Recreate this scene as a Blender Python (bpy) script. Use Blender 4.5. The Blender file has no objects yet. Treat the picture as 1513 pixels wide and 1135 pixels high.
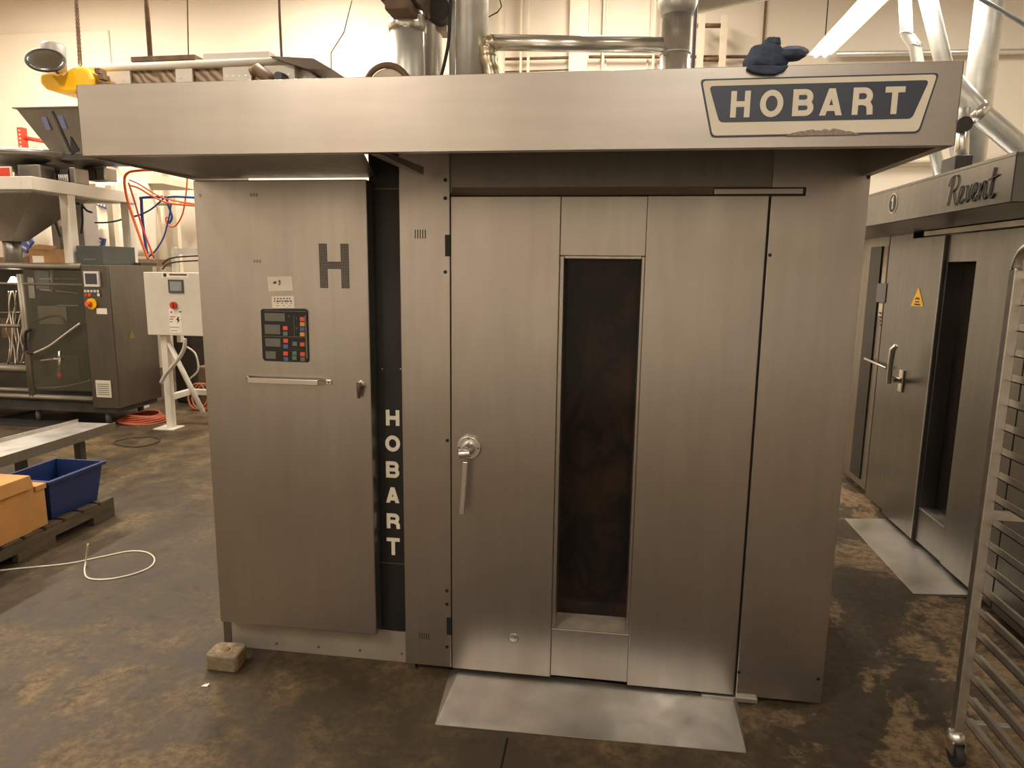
import bpy, math, random
from mathutils import Vector, Matrix, noise
random.seed(7)
PI = math.pi
scene = bpy.context.scene
COL = scene.collection

# ------------------------------------------------------------------ camera
CF, CP, CYW, CR = 1013.998, 0.16605534, -0.13913887, 0.01187212
CC = Vector((0.61390215, -2.64908589, 1.72929558))
_cy, _sy, _cp, _sp = math.cos(CYW), math.sin(CYW), math.cos(CP), math.sin(CP)
_rt = Vector((_cy, -_sy, 0)); _fw = Vector((_sy * _cp, _cy * _cp, -_sp)); _up = _rt.cross(_fw)
CA = _rt * math.cos(CR) + _up * math.sin(CR); CB = _up * math.cos(CR) - _rt * math.sin(CR)
cam = bpy.data.objects.new('camera', bpy.data.cameras.new('camera'))
COL.objects.link(cam); scene.camera = cam
cam.matrix_world = Matrix(((CA.x, CB.x, -_fw.x, CC.x), (CA.y, CB.y, -_fw.y, CC.y), (CA.z, CB.z, -_fw.z, CC.z), (0, 0, 0, 1)))
cam.data.sensor_width = 36; cam.data.lens = CF * 36 / 1513; cam.data.clip_start = 0.05; cam.data.clip_end = 60

def at(px, py, X=None, Y=None, Z=None):
    """a measured point of the photograph on the plane X=, Y= or Z= of the room"""
    d = CA * ((px - 756.5) / CF) - CB * ((py - 567.5) / CF) + _fw
    if X is not None: t = (X - CC.x) / d.x
    elif Y is not None: t = (Y - CC.y) / d.y
    else: t = (Z - CC.z) / d.z
    return CC + d * t

# ------------------------------------------------------------------ materials
def nodes(name):
    m = bpy.data.materials.new(name); m.use_nodes = True
    nt = m.node_tree; b = nt.nodes['Principled BSDF']
    return m, nt, b
def N(nt, t, **kw):
    n = nt.nodes.new(t)
    for k, v in kw.items():
        if k in n.inputs: n.inputs[k].default_value = v
        else: setattr(n, k, v)
    return n
def coords(nt, scale=(1, 1, 1)):
    g = N(nt, 'ShaderNodeNewGeometry'); mp = N(nt, 'ShaderNodeMapping'); mp.inputs['Scale'].default_value = scale
    nt.links.new(g.outputs['Position'], mp.inputs['Vector']); return mp.outputs['Vector']
def ramp(nt, fac, stops):
    r = N(nt, 'ShaderNodeValToRGB'); el = r.color_ramp.elements
    while len(el) < len(stops): el.new(0.5)
    for e, (p, c) in zip(el, stops):
        e.position = p; e.color = (c[0], c[1], c[2], 1) if isinstance(c, tuple) else (c, c, c, 1)
    nt.links.new(fac, r.inputs['Fac']); return r.outputs['Color']
def mixc(nt, fac, a, b, mode='MIX'):
    m = N(nt, 'ShaderNodeMix', data_type='RGBA', blend_type=mode)
    for s, v in ((m.inputs[0], fac), (m.inputs[6], a), (m.inputs[7], b)):
        if hasattr(v, 'links'): nt.links.new(v, s)
        elif isinstance(v, tuple): s.default_value = (v[0], v[1], v[2], 1)
        else: s.default_value = v
    return m.outputs[2]
def noise_n(nt, vec, scale, detail=4, rough=0.55, dist=0.0):
    n = N(nt, 'ShaderNodeTexNoise'); n.inputs['Scale'].default_value = scale; n.inputs['Detail'].default_value = detail
    n.inputs['Roughness'].default_value = rough; n.inputs['Distortion'].default_value = dist
    nt.links.new(vec, n.inputs['Vector']); return n.outputs['Fac']

def plain(name, c, rough=0.5, metal=0.0, var=0.12, vs=6.0, spec=0.5):
    m, nt, b = nodes(name); v = coords(nt)
    f = noise_n(nt, v, vs, 5)
    lo = tuple(x * (1 - var) for x in c); hi = tuple(min(1, x * (1 + var)) for x in c)
    nt.links.new(ramp(nt, f, [(0.3, lo), (0.7, hi)]), b.inputs['Base Color'])
    b.inputs['Roughness'].default_value = rough; b.inputs['Metallic'].default_value = metal
    b.inputs['Specular IOR Level'].default_value = spec
    return m
def steel(name, c=(0.56, 0.53, 0.495), r0=0.285, r1=0.35, streak=(55, 55, 0.8), smear=0.55, dirt=0.3):
    """brushed stainless sheet: fine grain, cleaning smears, faint grime"""
    m, nt, b = nodes(name)
    g = noise_n(nt, coords(nt, tuple(x * .16 if x > 10 else x for x in streak)), 3.0, 2, 0.5)
    s = noise_n(nt, coords(nt, (1.0, 1.0, 0.45)), 2.6, 5, 0.6, 0.6)
    s2 = noise_n(nt, coords(nt, (1, 1, .6)), 5.0, 2, 0.5)
    col = mixc(nt, ramp(nt, s, [(0.28, 0.0), (0.75, smear)]), c, tuple(x * 0.80 for x in c))
    col = mixc(nt, ramp(nt, g, [(0.35, 0.0), (0.75, 0.35)]), col, tuple(x * 0.72 for x in c))
    col = mixc(nt, ramp(nt, s2, [(0.40, 0.0), (0.85, dirt)]), col, (c[0] * 0.66, c[1] * 0.60, c[2] * 0.52))
    nt.links.new(col, b.inputs['Base Color'])
    b.inputs['Metallic'].default_value = 1.0
    rr = N(nt, 'ShaderNodeMapRange'); nt.links.new(mixc(nt, 0.35, s, g), rr.inputs['Value'])
    rr.inputs['From Min'].default_value = 0.3; rr.inputs['From Max'].default_value = 0.7
    rr.inputs['To Min'].default_value = r0; rr.inputs['To Max'].default_value = r1
    nt.links.new(rr.outputs[0], b.inputs['Roughness'])
    return m

STEEL = steel('brushed_stainless')
STEEL_H = steel('brushed_stainless_grain_along', streak=(0.8, 55, 55))
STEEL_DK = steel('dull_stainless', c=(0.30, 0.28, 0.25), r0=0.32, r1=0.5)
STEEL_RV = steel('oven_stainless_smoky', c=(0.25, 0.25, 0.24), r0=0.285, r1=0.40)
STEEL_PL = steel('worn_steel_plate', c=(0.54, 0.52, 0.48), r0=0.34, r1=0.6, streak=(3, 3, 3), smear=0.6, dirt=0.6)
POLISH = plain('polished_steel', (0.75, 0.72, 0.67), 0.16, 1.0, 0.06)
ALUM = plain('cast_aluminium', (0.72, 0.70, 0.66), 0.36, 1.0, 0.08, 30)
GALV = plain('galvanised_duct', (0.72, 0.72, 0.67), 0.42, 0.75, 0.10, 14)
GALV_B = plain('bright_duct', (0.82, 0.80, 0.74), 0.24, 0.9, 0.08, 9)
FOIL = plain('aged_foil_wrap', (0.62, 0.55, 0.38), 0.30, 0.8, 0.35, 40)
BLACK = plain('black_paint', (0.012, 0.012, 0.011), 0.42, 0, 0.3)
RUBBER = plain('black_rubber', (0.02, 0.02, 0.02), 0.6)
DARK = plain('dark_machine_paint', (0.045, 0.042, 0.036), 0.5, 0, 0.4, 8)
CREAM = plain('cream_print', (0.80, 0.74, 0.60), 0.5, 0, 0.05)
NAVY = plain('navy_print', (0.05, 0.062, 0.09), 0.35, 0, 0.08)
WHITEP = plain('white_painted_metal', (0.70, 0.66, 0.56), 0.40, 0, 0.07, 4)
WALLP = plain('off_white_pipe_paint', (0.66, 0.58, 0.44), 0.5, 0, 0.06)
PAPER = plain('paper_label', (0.90, 0.83, 0.70), 0.6, 0, 0.05)
INK = plain('black_ink', (0.03, 0.028, 0.026), 0.6)
CARD = plain('brown_cardboard', (0.50, 0.24, 0.065), 0.75, 0, 0.14, 5)
CARD2 = plain('worn_cardboard', (0.42, 0.23, 0.10), 0.75, 0, 0.2, 8)
BLUEPL = plain('blue_plastic', (0.010, 0.026, 0.105), 0.35, 0, 0.12)
GREYPL = plain('dark_grey_plastic', (0.07, 0.08, 0.07), 0.5)
YELLOW = plain('yellow_plastic', (0.95, 0.52, 0.0), 0.4, 0, 0.05)
REDP = plain('red_paint', (0.60, 0.05, 0.02), 0.45, 0, 0.1)
ORANGE = plain('orange_hose', (0.80, 0.14, 0.02), 0.45)
BLUEH = plain('blue_hose', (0.02, 0.07, 0.30), 0.4)
BROWN = plain('brown_rusty_metal', (0.16, 0.10, 0.055), 0.6, 0.2, 0.3, 10)
BAG = plain('white_woven_bag', (0.72, 0.65, 0.54), 0.8, 0, 0.07, 3)
BAGBLUE = plain('blue_bag_print', (0.05, 0.08, 0.28), 0.6)
SCREEN = plain('screen_glass', (0.06, 0.06, 0.075), 0.12, 0, 0.1)
SCREEN_L = plain('grey_screen', (0.28, 0.30, 0.30), 0.15, 0, 0.2)
LCD = plain('grey_display', (0.16, 0.15, 0.12), 0.3)
BTN_R = plain('orange_red_button', (0.75, 0.11, 0.04), 0.4)
BTN_O = plain('amber_button', (0.72, 0.33, 0.06), 0.4)
BTN_B = plain('blue_button', (0.10, 0.13, 0.30), 0.4)
BTN_G = plain('grey_green_button', (0.13, 0.19, 0.15), 0.4)
DENIM = plain('navy_cloth', (0.055, 0.075, 0.12), 0.9, 0, 0.3, 60)
DENIM_L = plain('grey_blue_cloth', (0.22, 0.25, 0.34), 0.9, 0, 0.2, 60)
STRAPW = plain('white_plastic_strap', (0.72, 0.68, 0.55), 0.4)
CEILP = plain('ceiling_white', (0.50, 0.47, 0.42), 0.8)

def wood():
    m, nt, b = nodes('weathered_pallet_wood')
    f = noise_n(nt, coords(nt, (14, 1.2, 14)), 2.5, 6, 0.7)
    nt.links.new(ramp(nt, f, [(0.25, (0.035, 0.025, 0.012)), (0.75, (0.13, 0.092, 0.048))]), b.inputs['Base Color'])
    b.inputs['Roughness'].default_value = 0.8; return m
WOOD = wood()
def wavy():
    m, nt, b = nodes('brown_corrugated_belt')
    w = N(nt, 'ShaderNodeTexWave', wave_type='BANDS', bands_direction='DIAGONAL'); w.inputs['Scale'].default_value = 6
    w.inputs['Distortion'].default_value = 5.0; w.inputs['Detail'].default_value = 1
    nt.links.new(coords(nt), w.inputs['Vector'])
    nt.links.new(ramp(nt, w.outputs['Fac'], [(0.1, (0.16, 0.10, 0.055)), (0.9, (0.46, 0.34, 0.22))]), b.inputs['Base Color'])
    b.inputs['Roughness'].default_value = 0.6; return m
BELT = wavy()
def glassm(name, tint, rough=0.05, alpha=0.35):
    m, nt, b = nodes(name)
    nt.links.new(ramp(nt, noise_n(nt, coords(nt), 5, 3), [(0.3, tuple(x * .8 for x in tint)), (0.7, tint)]), b.inputs['Base Color'])
    b.inputs['Roughness'].default_value = rough; b.inputs['Alpha'].default_value = alpha
    return m
GLASS = glassm('clear_guard', (0.16, 0.15, 0.10), 0.08, 0.22)
def oven_glass():
    m, nt, b = nodes('dark_oven_glass'); v = coords(nt, (1, 1, 0.6))
    f = noise_n(nt, v, 4.5, 6, 0.65, 1.2)
    nt.links.new(ramp(nt, f, [(0.45, (0.010, 0.009, 0.008)), (0.72, (0.042, 0.022, 0.014))]), b.inputs['Base Color'])
    nt.links.new(ramp(nt, f, [(0.3, 0.06), (0.75, 0.22)]), b.inputs['Roughness']); b.inputs['Specular IOR Level'].default_value = 0.3
    return m
OGLASS = oven_glass()
def rusty_block():
    m, nt, b = nodes('grimy_cast_block'); v = coords(nt)
    f = noise_n(nt, v, 38, 8, 0.7); g = noise_n(nt, v, 9, 3)
    c = ramp(nt, f, [(0.3, (0.06, 0.045, 0.025)), (0.5, (0.22, 0.15, 0.06)), (0.75, (0.50, 0.38, 0.20))])
    c = mixc(nt, ramp(nt, g, [(0.45, 0.0), (0.65, 0.6)]), c, (0.20, 0.18, 0.14))
    nt.links.new(c, b.inputs['Base Color']); b.inputs['Roughness'].default_value = 0.6
    bp = N(nt, 'ShaderNodeBump'); bp.inputs['Strength'].default_value = 0.6; bp.inputs['Distance'].default_value = 0.01
    nt.links.new(f, bp.inputs['Height']); nt.links.new(bp.outputs[0], b.inputs['Normal']); return m
BLOCKM = rusty_block()
def concrete():
    m, nt, b = nodes('worn_concrete_floor'); v = coords(nt)
    big = noise_n(nt, v, 0.9, 6, 0.6, 0.5); mid = noise_n(nt, v, 3.4, 8, 0.68, 0.4); fine = noise_n(nt, v, 24, 10, 0.75)
    pat = noise_n(nt, coords(nt, (1, 1, 1)), 1.45, 12, 0.66, 0.5)
    c = ramp(nt, mid, [(0.34, (0.045, 0.031, 0.016)), (0.47, (0.100, 0.070, 0.036)), (0.62, (0.20, 0.137, 0.066))])
    c = mixc(nt, ramp(nt, big, [(0.42, 0.0), (0.62, 0.75)]), c, (0.036, 0.031, 0.022))
    # worn light patches right of the oven, where the coating has come off
    sp = N(nt, 'ShaderNodeSeparateXYZ'); nt.links.new(v, sp.inputs[0])
    mr = N(nt, 'ShaderNodeMapRange'); nt.links.new(sp.outputs['X'], mr.inputs['Value'])
    mr.inputs['From Min'].default_value = 0.9; mr.inputs['From Max'].default_value = 1.7
    pm = N(nt, 'ShaderNodeMath', operation='MULTIPLY'); nt.links.new(mr.outputs[0], pm.inputs[0])
    nt.links.new(ramp(nt, pat, [(0.50, 0.0), (0.53, 0.95)]), pm.inputs[1])
    base_r = mixc(nt, mr.outputs[0], c, mixc(nt, 0.6, c, (0.078, 0.066, 0.048)))
    c = mixc(nt, pm.outputs[0], base_r, (0.29, 0.20, 0.112))
    c = mixc(nt, ramp(nt, fine, [(0.40, 0.75), (0.58, 0.0)]), c, (0.05, 0.036, 0.02))
    c = mixc(nt, ramp(nt, noise_n(nt, v, 6.5, 10, 0.72), [(0.54, 0.0), (0.64, 0.65)]), c, (0.035, 0.028, 0.018))
    nt.links.new(c, b.inputs['Base Color'])
    nt.links.new(ramp(nt, mid, [(0.3, 0.45), (0.7, 0.7)]), b.inputs['Roughness']); b.inputs['Specular IOR Level'].default_value = 0.25
    bp = N(nt, 'ShaderNodeBump'); bp.inputs['Strength'].default_value = 0.35; bp.inputs['Distance'].default_value = 0.008
    nt.links.new(mixc(nt, 0.5, fine, mid), bp.inputs['Height']); nt.links.new(bp.outputs[0], b.inputs['Normal'])
    return m
FLOORM = concrete()
def wallm(name, c):
    m, nt, b = nodes(name); v = coords(nt, (1, 1, 0.5))
    f = noise_n(nt, v, 1.1, 4)
    nt.links.new(ramp(nt, f, [(0.3, tuple(x * 0.93 for x in c)), (0.7, c)]), b.inputs['Base Color'])
    b.inputs['Roughness'].default_value = 0.7
    bp = N(nt, 'ShaderNodeBump'); bp.inputs['Strength'].default_value = 0.05
    nt.links.new(noise_n(nt, v, 40, 4), bp.inputs['Height']); nt.links.new(bp.outputs[0], b.inputs['Normal']); return m
WALLM = wallm('painted_tilt_up_wall', (0.76, 0.68, 0.55))
WALLD = wallm('painted_room_wall', (0.66, 0.60, 0.50))
def emis(name, c, s):
    m, nt, b = nodes(name)
    b.inputs['Base Color'].default_value = (0.8, 0.8, 0.8, 1)
    b.inputs['Emission Color'].default_value = (*c, 1); b.inputs['Emission Strength'].default_value = s
    return m
TUBE = emis('lit_fluorescent_tube', (1.0, 0.90, 0.74), 45)
LAMPW = emis('lit_work_lamp', (1.0, 0.95, 0.88), 12)

# ------------------------------------------------------------------ mesh builder
class MB:
    def __init__(self, T=None): self.v = []; self.f = []; self.s = []; self.T = T; self.c = []; self.k = 0
    def add(self, vs, fs, smooth=False):
        n = len(self.v); self.c.append((n, len(self.f)))
        self.v += [(self.T @ Vector(p)) if self.T else Vector(p) for p in vs]
        self.f += [[i + n for i in f] for f in fs]; self.s += [smooth] * len(fs); return self
    def box(self, x0, x1, y0, y1, z0, z1):
        if x0 > x1: x0, x1 = x1, x0
        if y0 > y1: y0, y1 = y1, y0
        if z0 > z1: z0, z1 = z1, z0
        return self.hexa([(x0, y0, z0), (x1, y0, z0), (x1, y1, z0), (x0, y1, z0), (x0, y0, z1), (x1, y0, z1), (x1, y1, z1), (x0, y1, z1)])
    def hexa(self, p):
        return self.add(p, [[3, 2, 1, 0], [4, 5, 6, 7], [0, 1, 5, 4], [1, 2, 6, 5], [2, 3, 7, 6], [3, 0, 4, 7]])
    def prism(self, poly, d):
        """closed polygon (3-d points) pushed along d"""
        n = len(poly); d = Vector(d); P = [Vector(p) for p in poly]
        return self.add(P + [p + d for p in P], [list(range(n))[::-1], list(range(n, 2 * n))] + [[i, (i + 1) % n, (i + 1) % n + n, i + n] for i in range(n)])
    def tube(self, pts, r, n=12, cap=True, closed=False):
        P = [Vector(p) for p in pts]; R = r if isinstance(r, (list, tuple)) else [r] * len(P)
        vs = []; m = len(P); u = None
        for i, p in enumerate(P):
            if closed: t = P[(i + 1) % m] - P[i - 1]
            else: t = P[min(i + 1, m - 1)] - P[max(i - 1, 0)]
            t.normalize()
            if u is None:
                u = t.cross(Vector((0, 0, 1)))
                if u.length < 0.05: u = t.cross(Vector((0, 1, 0)))
            else: u = u - t * u.dot(t)
            u.normalize(); w = t.cross(u)
            vs += [p + (u * math.cos(2 * PI * k / n) + w * math.sin(2 * PI * k / n)) * R[i] for k in range(n)]
        fs = []
        for i in range(m if closed else m - 1):
            for k in range(n):
                a = i * n; b = ((i + 1) % m) * n
                fs.append([a + k, a + (k + 1) % n, b + (k + 1) % n, b + k])
        self.add(vs, fs, True)
        if cap and not closed:
            b0 = len(self.v) - m * n
            self.f += [[b0 + k for k in range(n)][::-1], [b0 + (m - 1) * n + k for k in range(n)]]; self.s += [False, False]
        return self
    def cyl(self, a, b, r, n=20, r2=None): return self.tube([a, b], [r, r if r2 is None else r2], n)
    def ribbon(self, pts, w, y0, y1, closed=False, O=(0, 0, 0), U=(1, 0, 0), V=(0, 0, 1)):
        """flat lettering stroke: 2-d path given width w, in the plane O + a*U + b*V, from depth y0 to y1 along U x V"""
        U = Vector(U); V = Vector(V); W = U.cross(V); O = Vector(O); self.k += 1; y1 = y1 + 0.00022 * self.k
        Q = [Vector((p[0], p[1])) for p in pts]; m = len(Q); L = []; Rr = []
        for i in range(m):
            if closed: a, b, c = Q[i - 1], Q[i], Q[(i + 1) % m]
            else: a, b, c = Q[max(i - 1, 0)], Q[i], Q[min(i + 1, m - 1)]
            d1 = (b - a) if (b - a).length > 1e-9 else (c - b); d2 = (c - b) if (c - b).length > 1e-9 else d1
            d1 = d1.normalized(); d2 = d2.normalized(); n1 = Vector((-d1.y, d1.x)); n2 = Vector((-d2.y, d2.x))
            nn = n1 + n2; nn = nn.normalized() if nn.length > 1e-6 else n1
            k = (w[i] if isinstance(w, list) else w) / 2 / max(0.45, nn.dot(n1))
            L.append(b + nn * k); Rr.append(b - nn * k)
        vs = []
        for d in (y0, y1):
            for q in L: vs.append(O + U * q.x + V * q.y + W * d)
            for q in Rr: vs.append(O + U * q.x + V * q.y + W * d)
        fs = []
        for i in range(m if closed else m - 1):
            j = (i + 1) % m
            fs += [[i, j, m + j, m + i], [2 * m + i, 3 * m + i, 3 * m + j, 2 * m + j], [i, 2 * m + i, 2 * m + j, j], [m + i, m + j, 3 * m + j, 3 * m + i]]
        if not closed: fs += [[0, m, 3 * m, 2 * m], [m - 1, 3 * m - 1, 4 * m - 1, 2 * m - 1]]
        return self.add(vs, fs)
    def each(self, name, mat, parent=None, bevel=0.0):
        """every added shape becomes an object of its own"""
        C_ = self.c + [(len(self.v), len(self.f))]
        for (v0, f0), (v1, f1) in zip(C_, C_[1:]):
            m = MB(); m.v = self.v[v0:v1]; m.f = [[i - v0 for i in f] for f in self.f[f0:f1]]; m.s = self.s[f0:f1]; m.build(name, mat, parent, bevel)
    def build(self, name, mat, parent=None, bevel=0.0, sub=0):
        off = Vector((0, 0, 0)); q = parent
        while q is not None: off += q.location; q = q.parent
        me = bpy.data.meshes.new(name); me.from_pydata([p - off for p in self.v], [], self.f); me.update()
        for p, s in zip(me.polygons, self.s): p.use_smooth = s
        import bmesh
        bm = bmesh.new(); bm.from_mesh(me); bmesh.ops.recalc_face_normals(bm, faces=bm.faces); bm.to_mesh(me); bm.free()
        me.materials.append(mat)
        o = bpy.data.objects.new(name, me); COL.objects.link(o); o.parent = parent
        if bevel:
            md = o.modifiers.new('bevel', 'BEVEL'); md.width = bevel; md.segments = 2; md.limit_method = 'ANGLE'; md.harden_normals = False
        if sub:
            md = o.modifiers.new('sub', 'SUBSURF'); md.levels = md.render_levels = sub
        return o

def tag(o, label, cat, group=None, kind=None):
    o['label'] = label; o['category'] = cat
    if group: o['group'] = group
    if kind: o['kind'] = kind
    return o
def thing(name, label, cat, loc=(0, 0, 0), group=None):
    o = bpy.data.objects.new(name, None); COL.objects.link(o); o.location = loc; o.empty_display_size = 0.1
    return tag(o, label, cat, group)
def struct(o): o['kind'] = 'structure'; return o
def lab(o, t): o['label'] = t; return o
def copy_tree(o, parent=None):
    c = o.copy(); COL.objects.link(c)
    if parent: c.parent = parent
    for ch in [x for x in COL.objects if x.parent == o and x != c]: copy_tree(ch, c)
    return c
def arc(cx, cz, rx, rz, a0, a1, n=14): return [(cx + rx * math.cos(a0 + (a1 - a0) * i / n), cz + rz * math.sin(a0 + (a1 - a0) * i / n)) for i in range(n + 1)]
def smoothpath(P, k=6):
    P = [Vector(p) for p in P]; out = []
    for i in range(len(P) - 1):
        a, b, c, d = P[max(i - 1, 0)], P[i], P[i + 1], P[min(i + 2, len(P) - 1)]
        for j in range(k):
            t = j / k
            out.append(0.5 * ((2 * b) + (c - a) * t + (2 * a - 5 * b + 4 * c - d) * t * t + (3 * b - a - 3 * c + d) * t ** 3))
    return out + [P[-1]]

def letters(mb, ch, w, h, s, O, y0, y1, U=(1, 0, 0), V=(0, 0, 1)):
    """one bold grotesque capital in a w x h cell, stroke s"""
    k = s / 2; R = lambda p, c=False: mb.ribbon(p, s, y0, y1, c, O, U, V)
    if ch == 'H': R([(k, 0), (k, h)]); R([(w - k, 0), (w - k, h)]); R([(k, h * .5), (w - k, h * .5)])
    if ch == 'O': R(arc(w / 2, h / 2, w / 2 - k, h / 2 - k * 0.9, 0, 2 * PI, 32)[:-1], True)
    if ch == 'T': R([(0, h - k), (w, h - k)]); R([(w / 2, 0), (w / 2, h - k)])
    if ch == 'A':
        U_ = Vector(U); V_ = Vector(V); W_ = U_.cross(V_); O_ = Vector(O); s2 = s * 1.08
        for q_, d_ in (([(0, 0), (s2, 0), (w / 2 + s2 * .5, h), (w / 2 - s2 * .5, h)], 0), ([(w - s2, 0), (w, 0), (w / 2 + s2 * .5, h), (w / 2 - s2 * .5, h)], .0002)):
            mb.prism([O_ + U_ * a_ + V_ * b_ + W_ * y0 for a_, b_ in q_], W_ * (y1 - y0 + d_))
        mb.k = 3; R([(w * .24, h * .27), (w * .76, h * .27)])
    if ch in 'BR':
        R([(k, 0), (k, h)])
        r1 = (h * .5 - k) / 2 + k * .0
        zt, zm = h - k, h * .5 if ch == 'B' else h * .46
        rr = (zt - zm) / 2
        R([(k, zt), (w - rr - k * 1.3, zt)] + arc(w - rr - k * 1.3, (zt + zm) / 2, rr, rr, PI / 2, -PI / 2, 10) + [(k, zm)])
        if ch == 'B':
            rr = (zm - k) / 2
            R([(k, zm), (w - rr - k, zm)] + arc(w - rr - k, (zm + k) / 2, rr, rr, PI / 2, -PI / 2, 10) + [(k, k)])
        else: R([(w * .52, zm), (w * .74, zm - h * .05), (w - k * 1.1, h * .28), (w - k * .9, 0)])

# ================================================================== THE ROOM
XL, XR, YF, YB, ZC = -10.6, 7.4, -6.5, 8.0, 6.4
struct(MB().box(XL, XR, YF, YB, -0.12, 0).build('floor', FLOORM))
struct(MB().box(XL - .2, XR + .2, YF - .2, YB + .2, ZC, ZC + .15).build('ceiling', CEILP))
struct(MB().box(XL - .2, XR + .2, YB, YB + .2, -0.12, ZC).build('wall_back', WALLM))
struct(MB().box(XL - .2, XR + .2, YF - .2, YF, -0.12, ZC).build('wall_front', WALLD))
struct(MB().box(XL - .2, XL, YF, YB, -0.12, ZC).build('wall_left', WALLM))
struct(MB().box(XR, XR + .2, YF, YB, -0.12, ZC).build('wall_right', WALLM))
# the wall's vertical joints, pilaster and thickened panel
p = at(155, 42, Y=7.9)
struct(MB().box(XL, p.x, 7.965, 8.0, 0, p.z).build('trim_1', WALLM, bevel=0.01))
def xat(px, py, Y): return at(px, py, Y=Y).x
struct(MB().box(xat(841, 50, 7.85), xat(869, 50, 7.85), 7.85, 8.0, 0, ZC).build('trim_2', WALLM, bevel=0.01))
for i, px in enumerate((896, 1128, 958)):
    x = xat(px, 50, 8)
    struct(MB().box(x - 0.012, x + 0.012, 7.97, 8.0, 0, ZC).build('trim_%d' % (3 + i), WALLP if i != 1 else BROWN))
# floor control joint
a = at(752, 1082, Z=0)
struct(MB().box(a.x - .004, a.x + .004, -2.6, -0.36, -0.002, 0.0008).build('trim_6', plain('joint_filler', (.02, .016, .01), .9, spec=.05)))

# ================================================================== MAIN RACK OVEN
XLo, XRo = -1.055, 1.507        # outer width
oven = thing('rack_oven', 'large stainless steel rack oven with canopy and tall dark window, in the centre', 'oven', (0.2, 0.6, 0))
mb = MB().box(-0.205, XRo - .004, 0.148, 1.9, 0.03, 2.235)
mb.box(1.182, XRo - .004, 0.05, 0.148, 0.03, 2.235); mb.box(-0.205, -0.010, 0.05, 0.148, 0.03, 2.235)
mb.box(-0.16, 1.46, 0.10, 1.85, 0, 0.03)
mb.box(-0.20, -0.17, 0.012, 0.05, 0.0, 0.04)
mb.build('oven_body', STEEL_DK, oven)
c = MB().box(-0.208, -0.006, 0.0, 0.05, 0.035, 2.262).build('front_column', STEEL, oven, 0.003)
mb = MB()
for px, py in ((658, 266), (658, 293), (658, 402), (661, 651), (660.5, 873), (660.5, 893), (660.5, 956)):
    q = at(px, py, Y=0); mb.cyl((q.x, -0.0015, q.z), (q.x, 0.004, q.z), 0.0075, 14)
mb.each('screw_hole', BLACK, c)
mb = MB()
for (px, py, h) in ((621, 346, .034), (627, 940, .028)):
    q = at(px, py, Y=0)
    for k in range(5):
        x = q.x - .02 + k * .010; mb.box(x - .0017, x + .0017, -0.0012, 0.003, q.z - h / 2, q.z + h / 2)
mb.each('louvre', INK, c)
for (py0, py1) in ((347, 379), (912, 938)):
    z1 = at(663, py0, Y=0).z; z0 = at(663, py1, Y=0).z
    MB().box(-0.0255, -0.004, -0.003, 0.01, z0, z1).build('hinge', BLACK, oven, 0.001)
MB().box(-0.0065, 0.0005, 0.014, 0.05, 0.04, 2.0).build('door_seam', BLACK, oven)
# header panel above the door, dark-mirror finish
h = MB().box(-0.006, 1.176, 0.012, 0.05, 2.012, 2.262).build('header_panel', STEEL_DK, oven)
MB().hexa([(0.0, -0.006, 2.003), (1.172, -0.006, 2.003), (1.172, 0.012, 2.008), (0.0, 0.012, 2.008),
           (0.0, -0.004, 2.010), (1.172, -0.004, 2.010), (1.172, 0.012, 2.035), (0.0, 0.012, 2.035)]).build('drip_lip', POLISH, h)
# fixed right panel
fp = MB().box(1.176, XRo, 0.0, 0.05, 0.028, 2.262).build('fixed_panel', STEEL, oven, 0.003)
mb = MB()
for px, py in ((1137.5, 377), (1092, 993.5), (1209, 1003.5), (1283, 262)):
    q = at(px, py, Y=0); mb.cyl((q.x, -0.0015, q.z), (q.x, 0.004, q.z), 0.0065, 14)
mb.each('screw_hole', BLACK, fp)
MB().box(1.167, 1.1765, 0.014, 0.05, 0.03, 2.0).build('door_seam', BLACK, oven)
q = at(1100, 1027, Y=0)
MB().box(1.04, 1.26, -0.016, 0.02, 0.010, 0.030).build('bottom_latch_plate', STEEL_PL, oven, 0.002)
# door
DT, DBm = 2.0, 0.040
door = MB()
door.box(0.0, 0.4205, -0.010, 0.03, DBm, DT)
door.box(0.740, 1.166, -0.010, 0.03, DBm - .004, DT)
door.box(0.4205, 0.740, -0.002, 0.03, 1.7815, DT)
door.box(0.4205, 0.740, -0.002, 0.03, DBm + .004, 0.257)
# jambs, head and sill of the window recess
door.box(0.4205, 0.437, 0.004, 0.146, 0.257, 1.7815); door.box(0.728, 0.740, 0.004, 0.146, 0.257, 1.7815)
door.box(0.437, 0.728, 0.004, 0.146, 1.770, 1.783)
door = door.build('oven_door', STEEL, oven, 0.0025)
MB().box(0.437, 0.728, 0.130, 0.142, 0.262, 1.770).build('door_window', OGLASS, door)
MB().hexa([(0.437, 0.004, 0.245), (0.728, 0.004, 0.245), (0.728, 0.146, 0.255), (0.437, 0.146, 0.255), (0.437, 0.004, 0.258), (0.728, 0.004, 0.258), (0.728, 0.146, 0.262), (0.437, 0.146, 0.262)]).build('window_sill', plain('worn_pale_sill', (.38, .33, .26), .6, .2, .25, 12), door)
q = at(759, 943, Y=-0.01)
mb = MB(); mb.tube([(q.x, -0.010 - .004 * k / 4, q.z) for k in range(5)], [.022, .018, .012, .007, .001], 16); mb.build('dent', STEEL, door)
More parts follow.
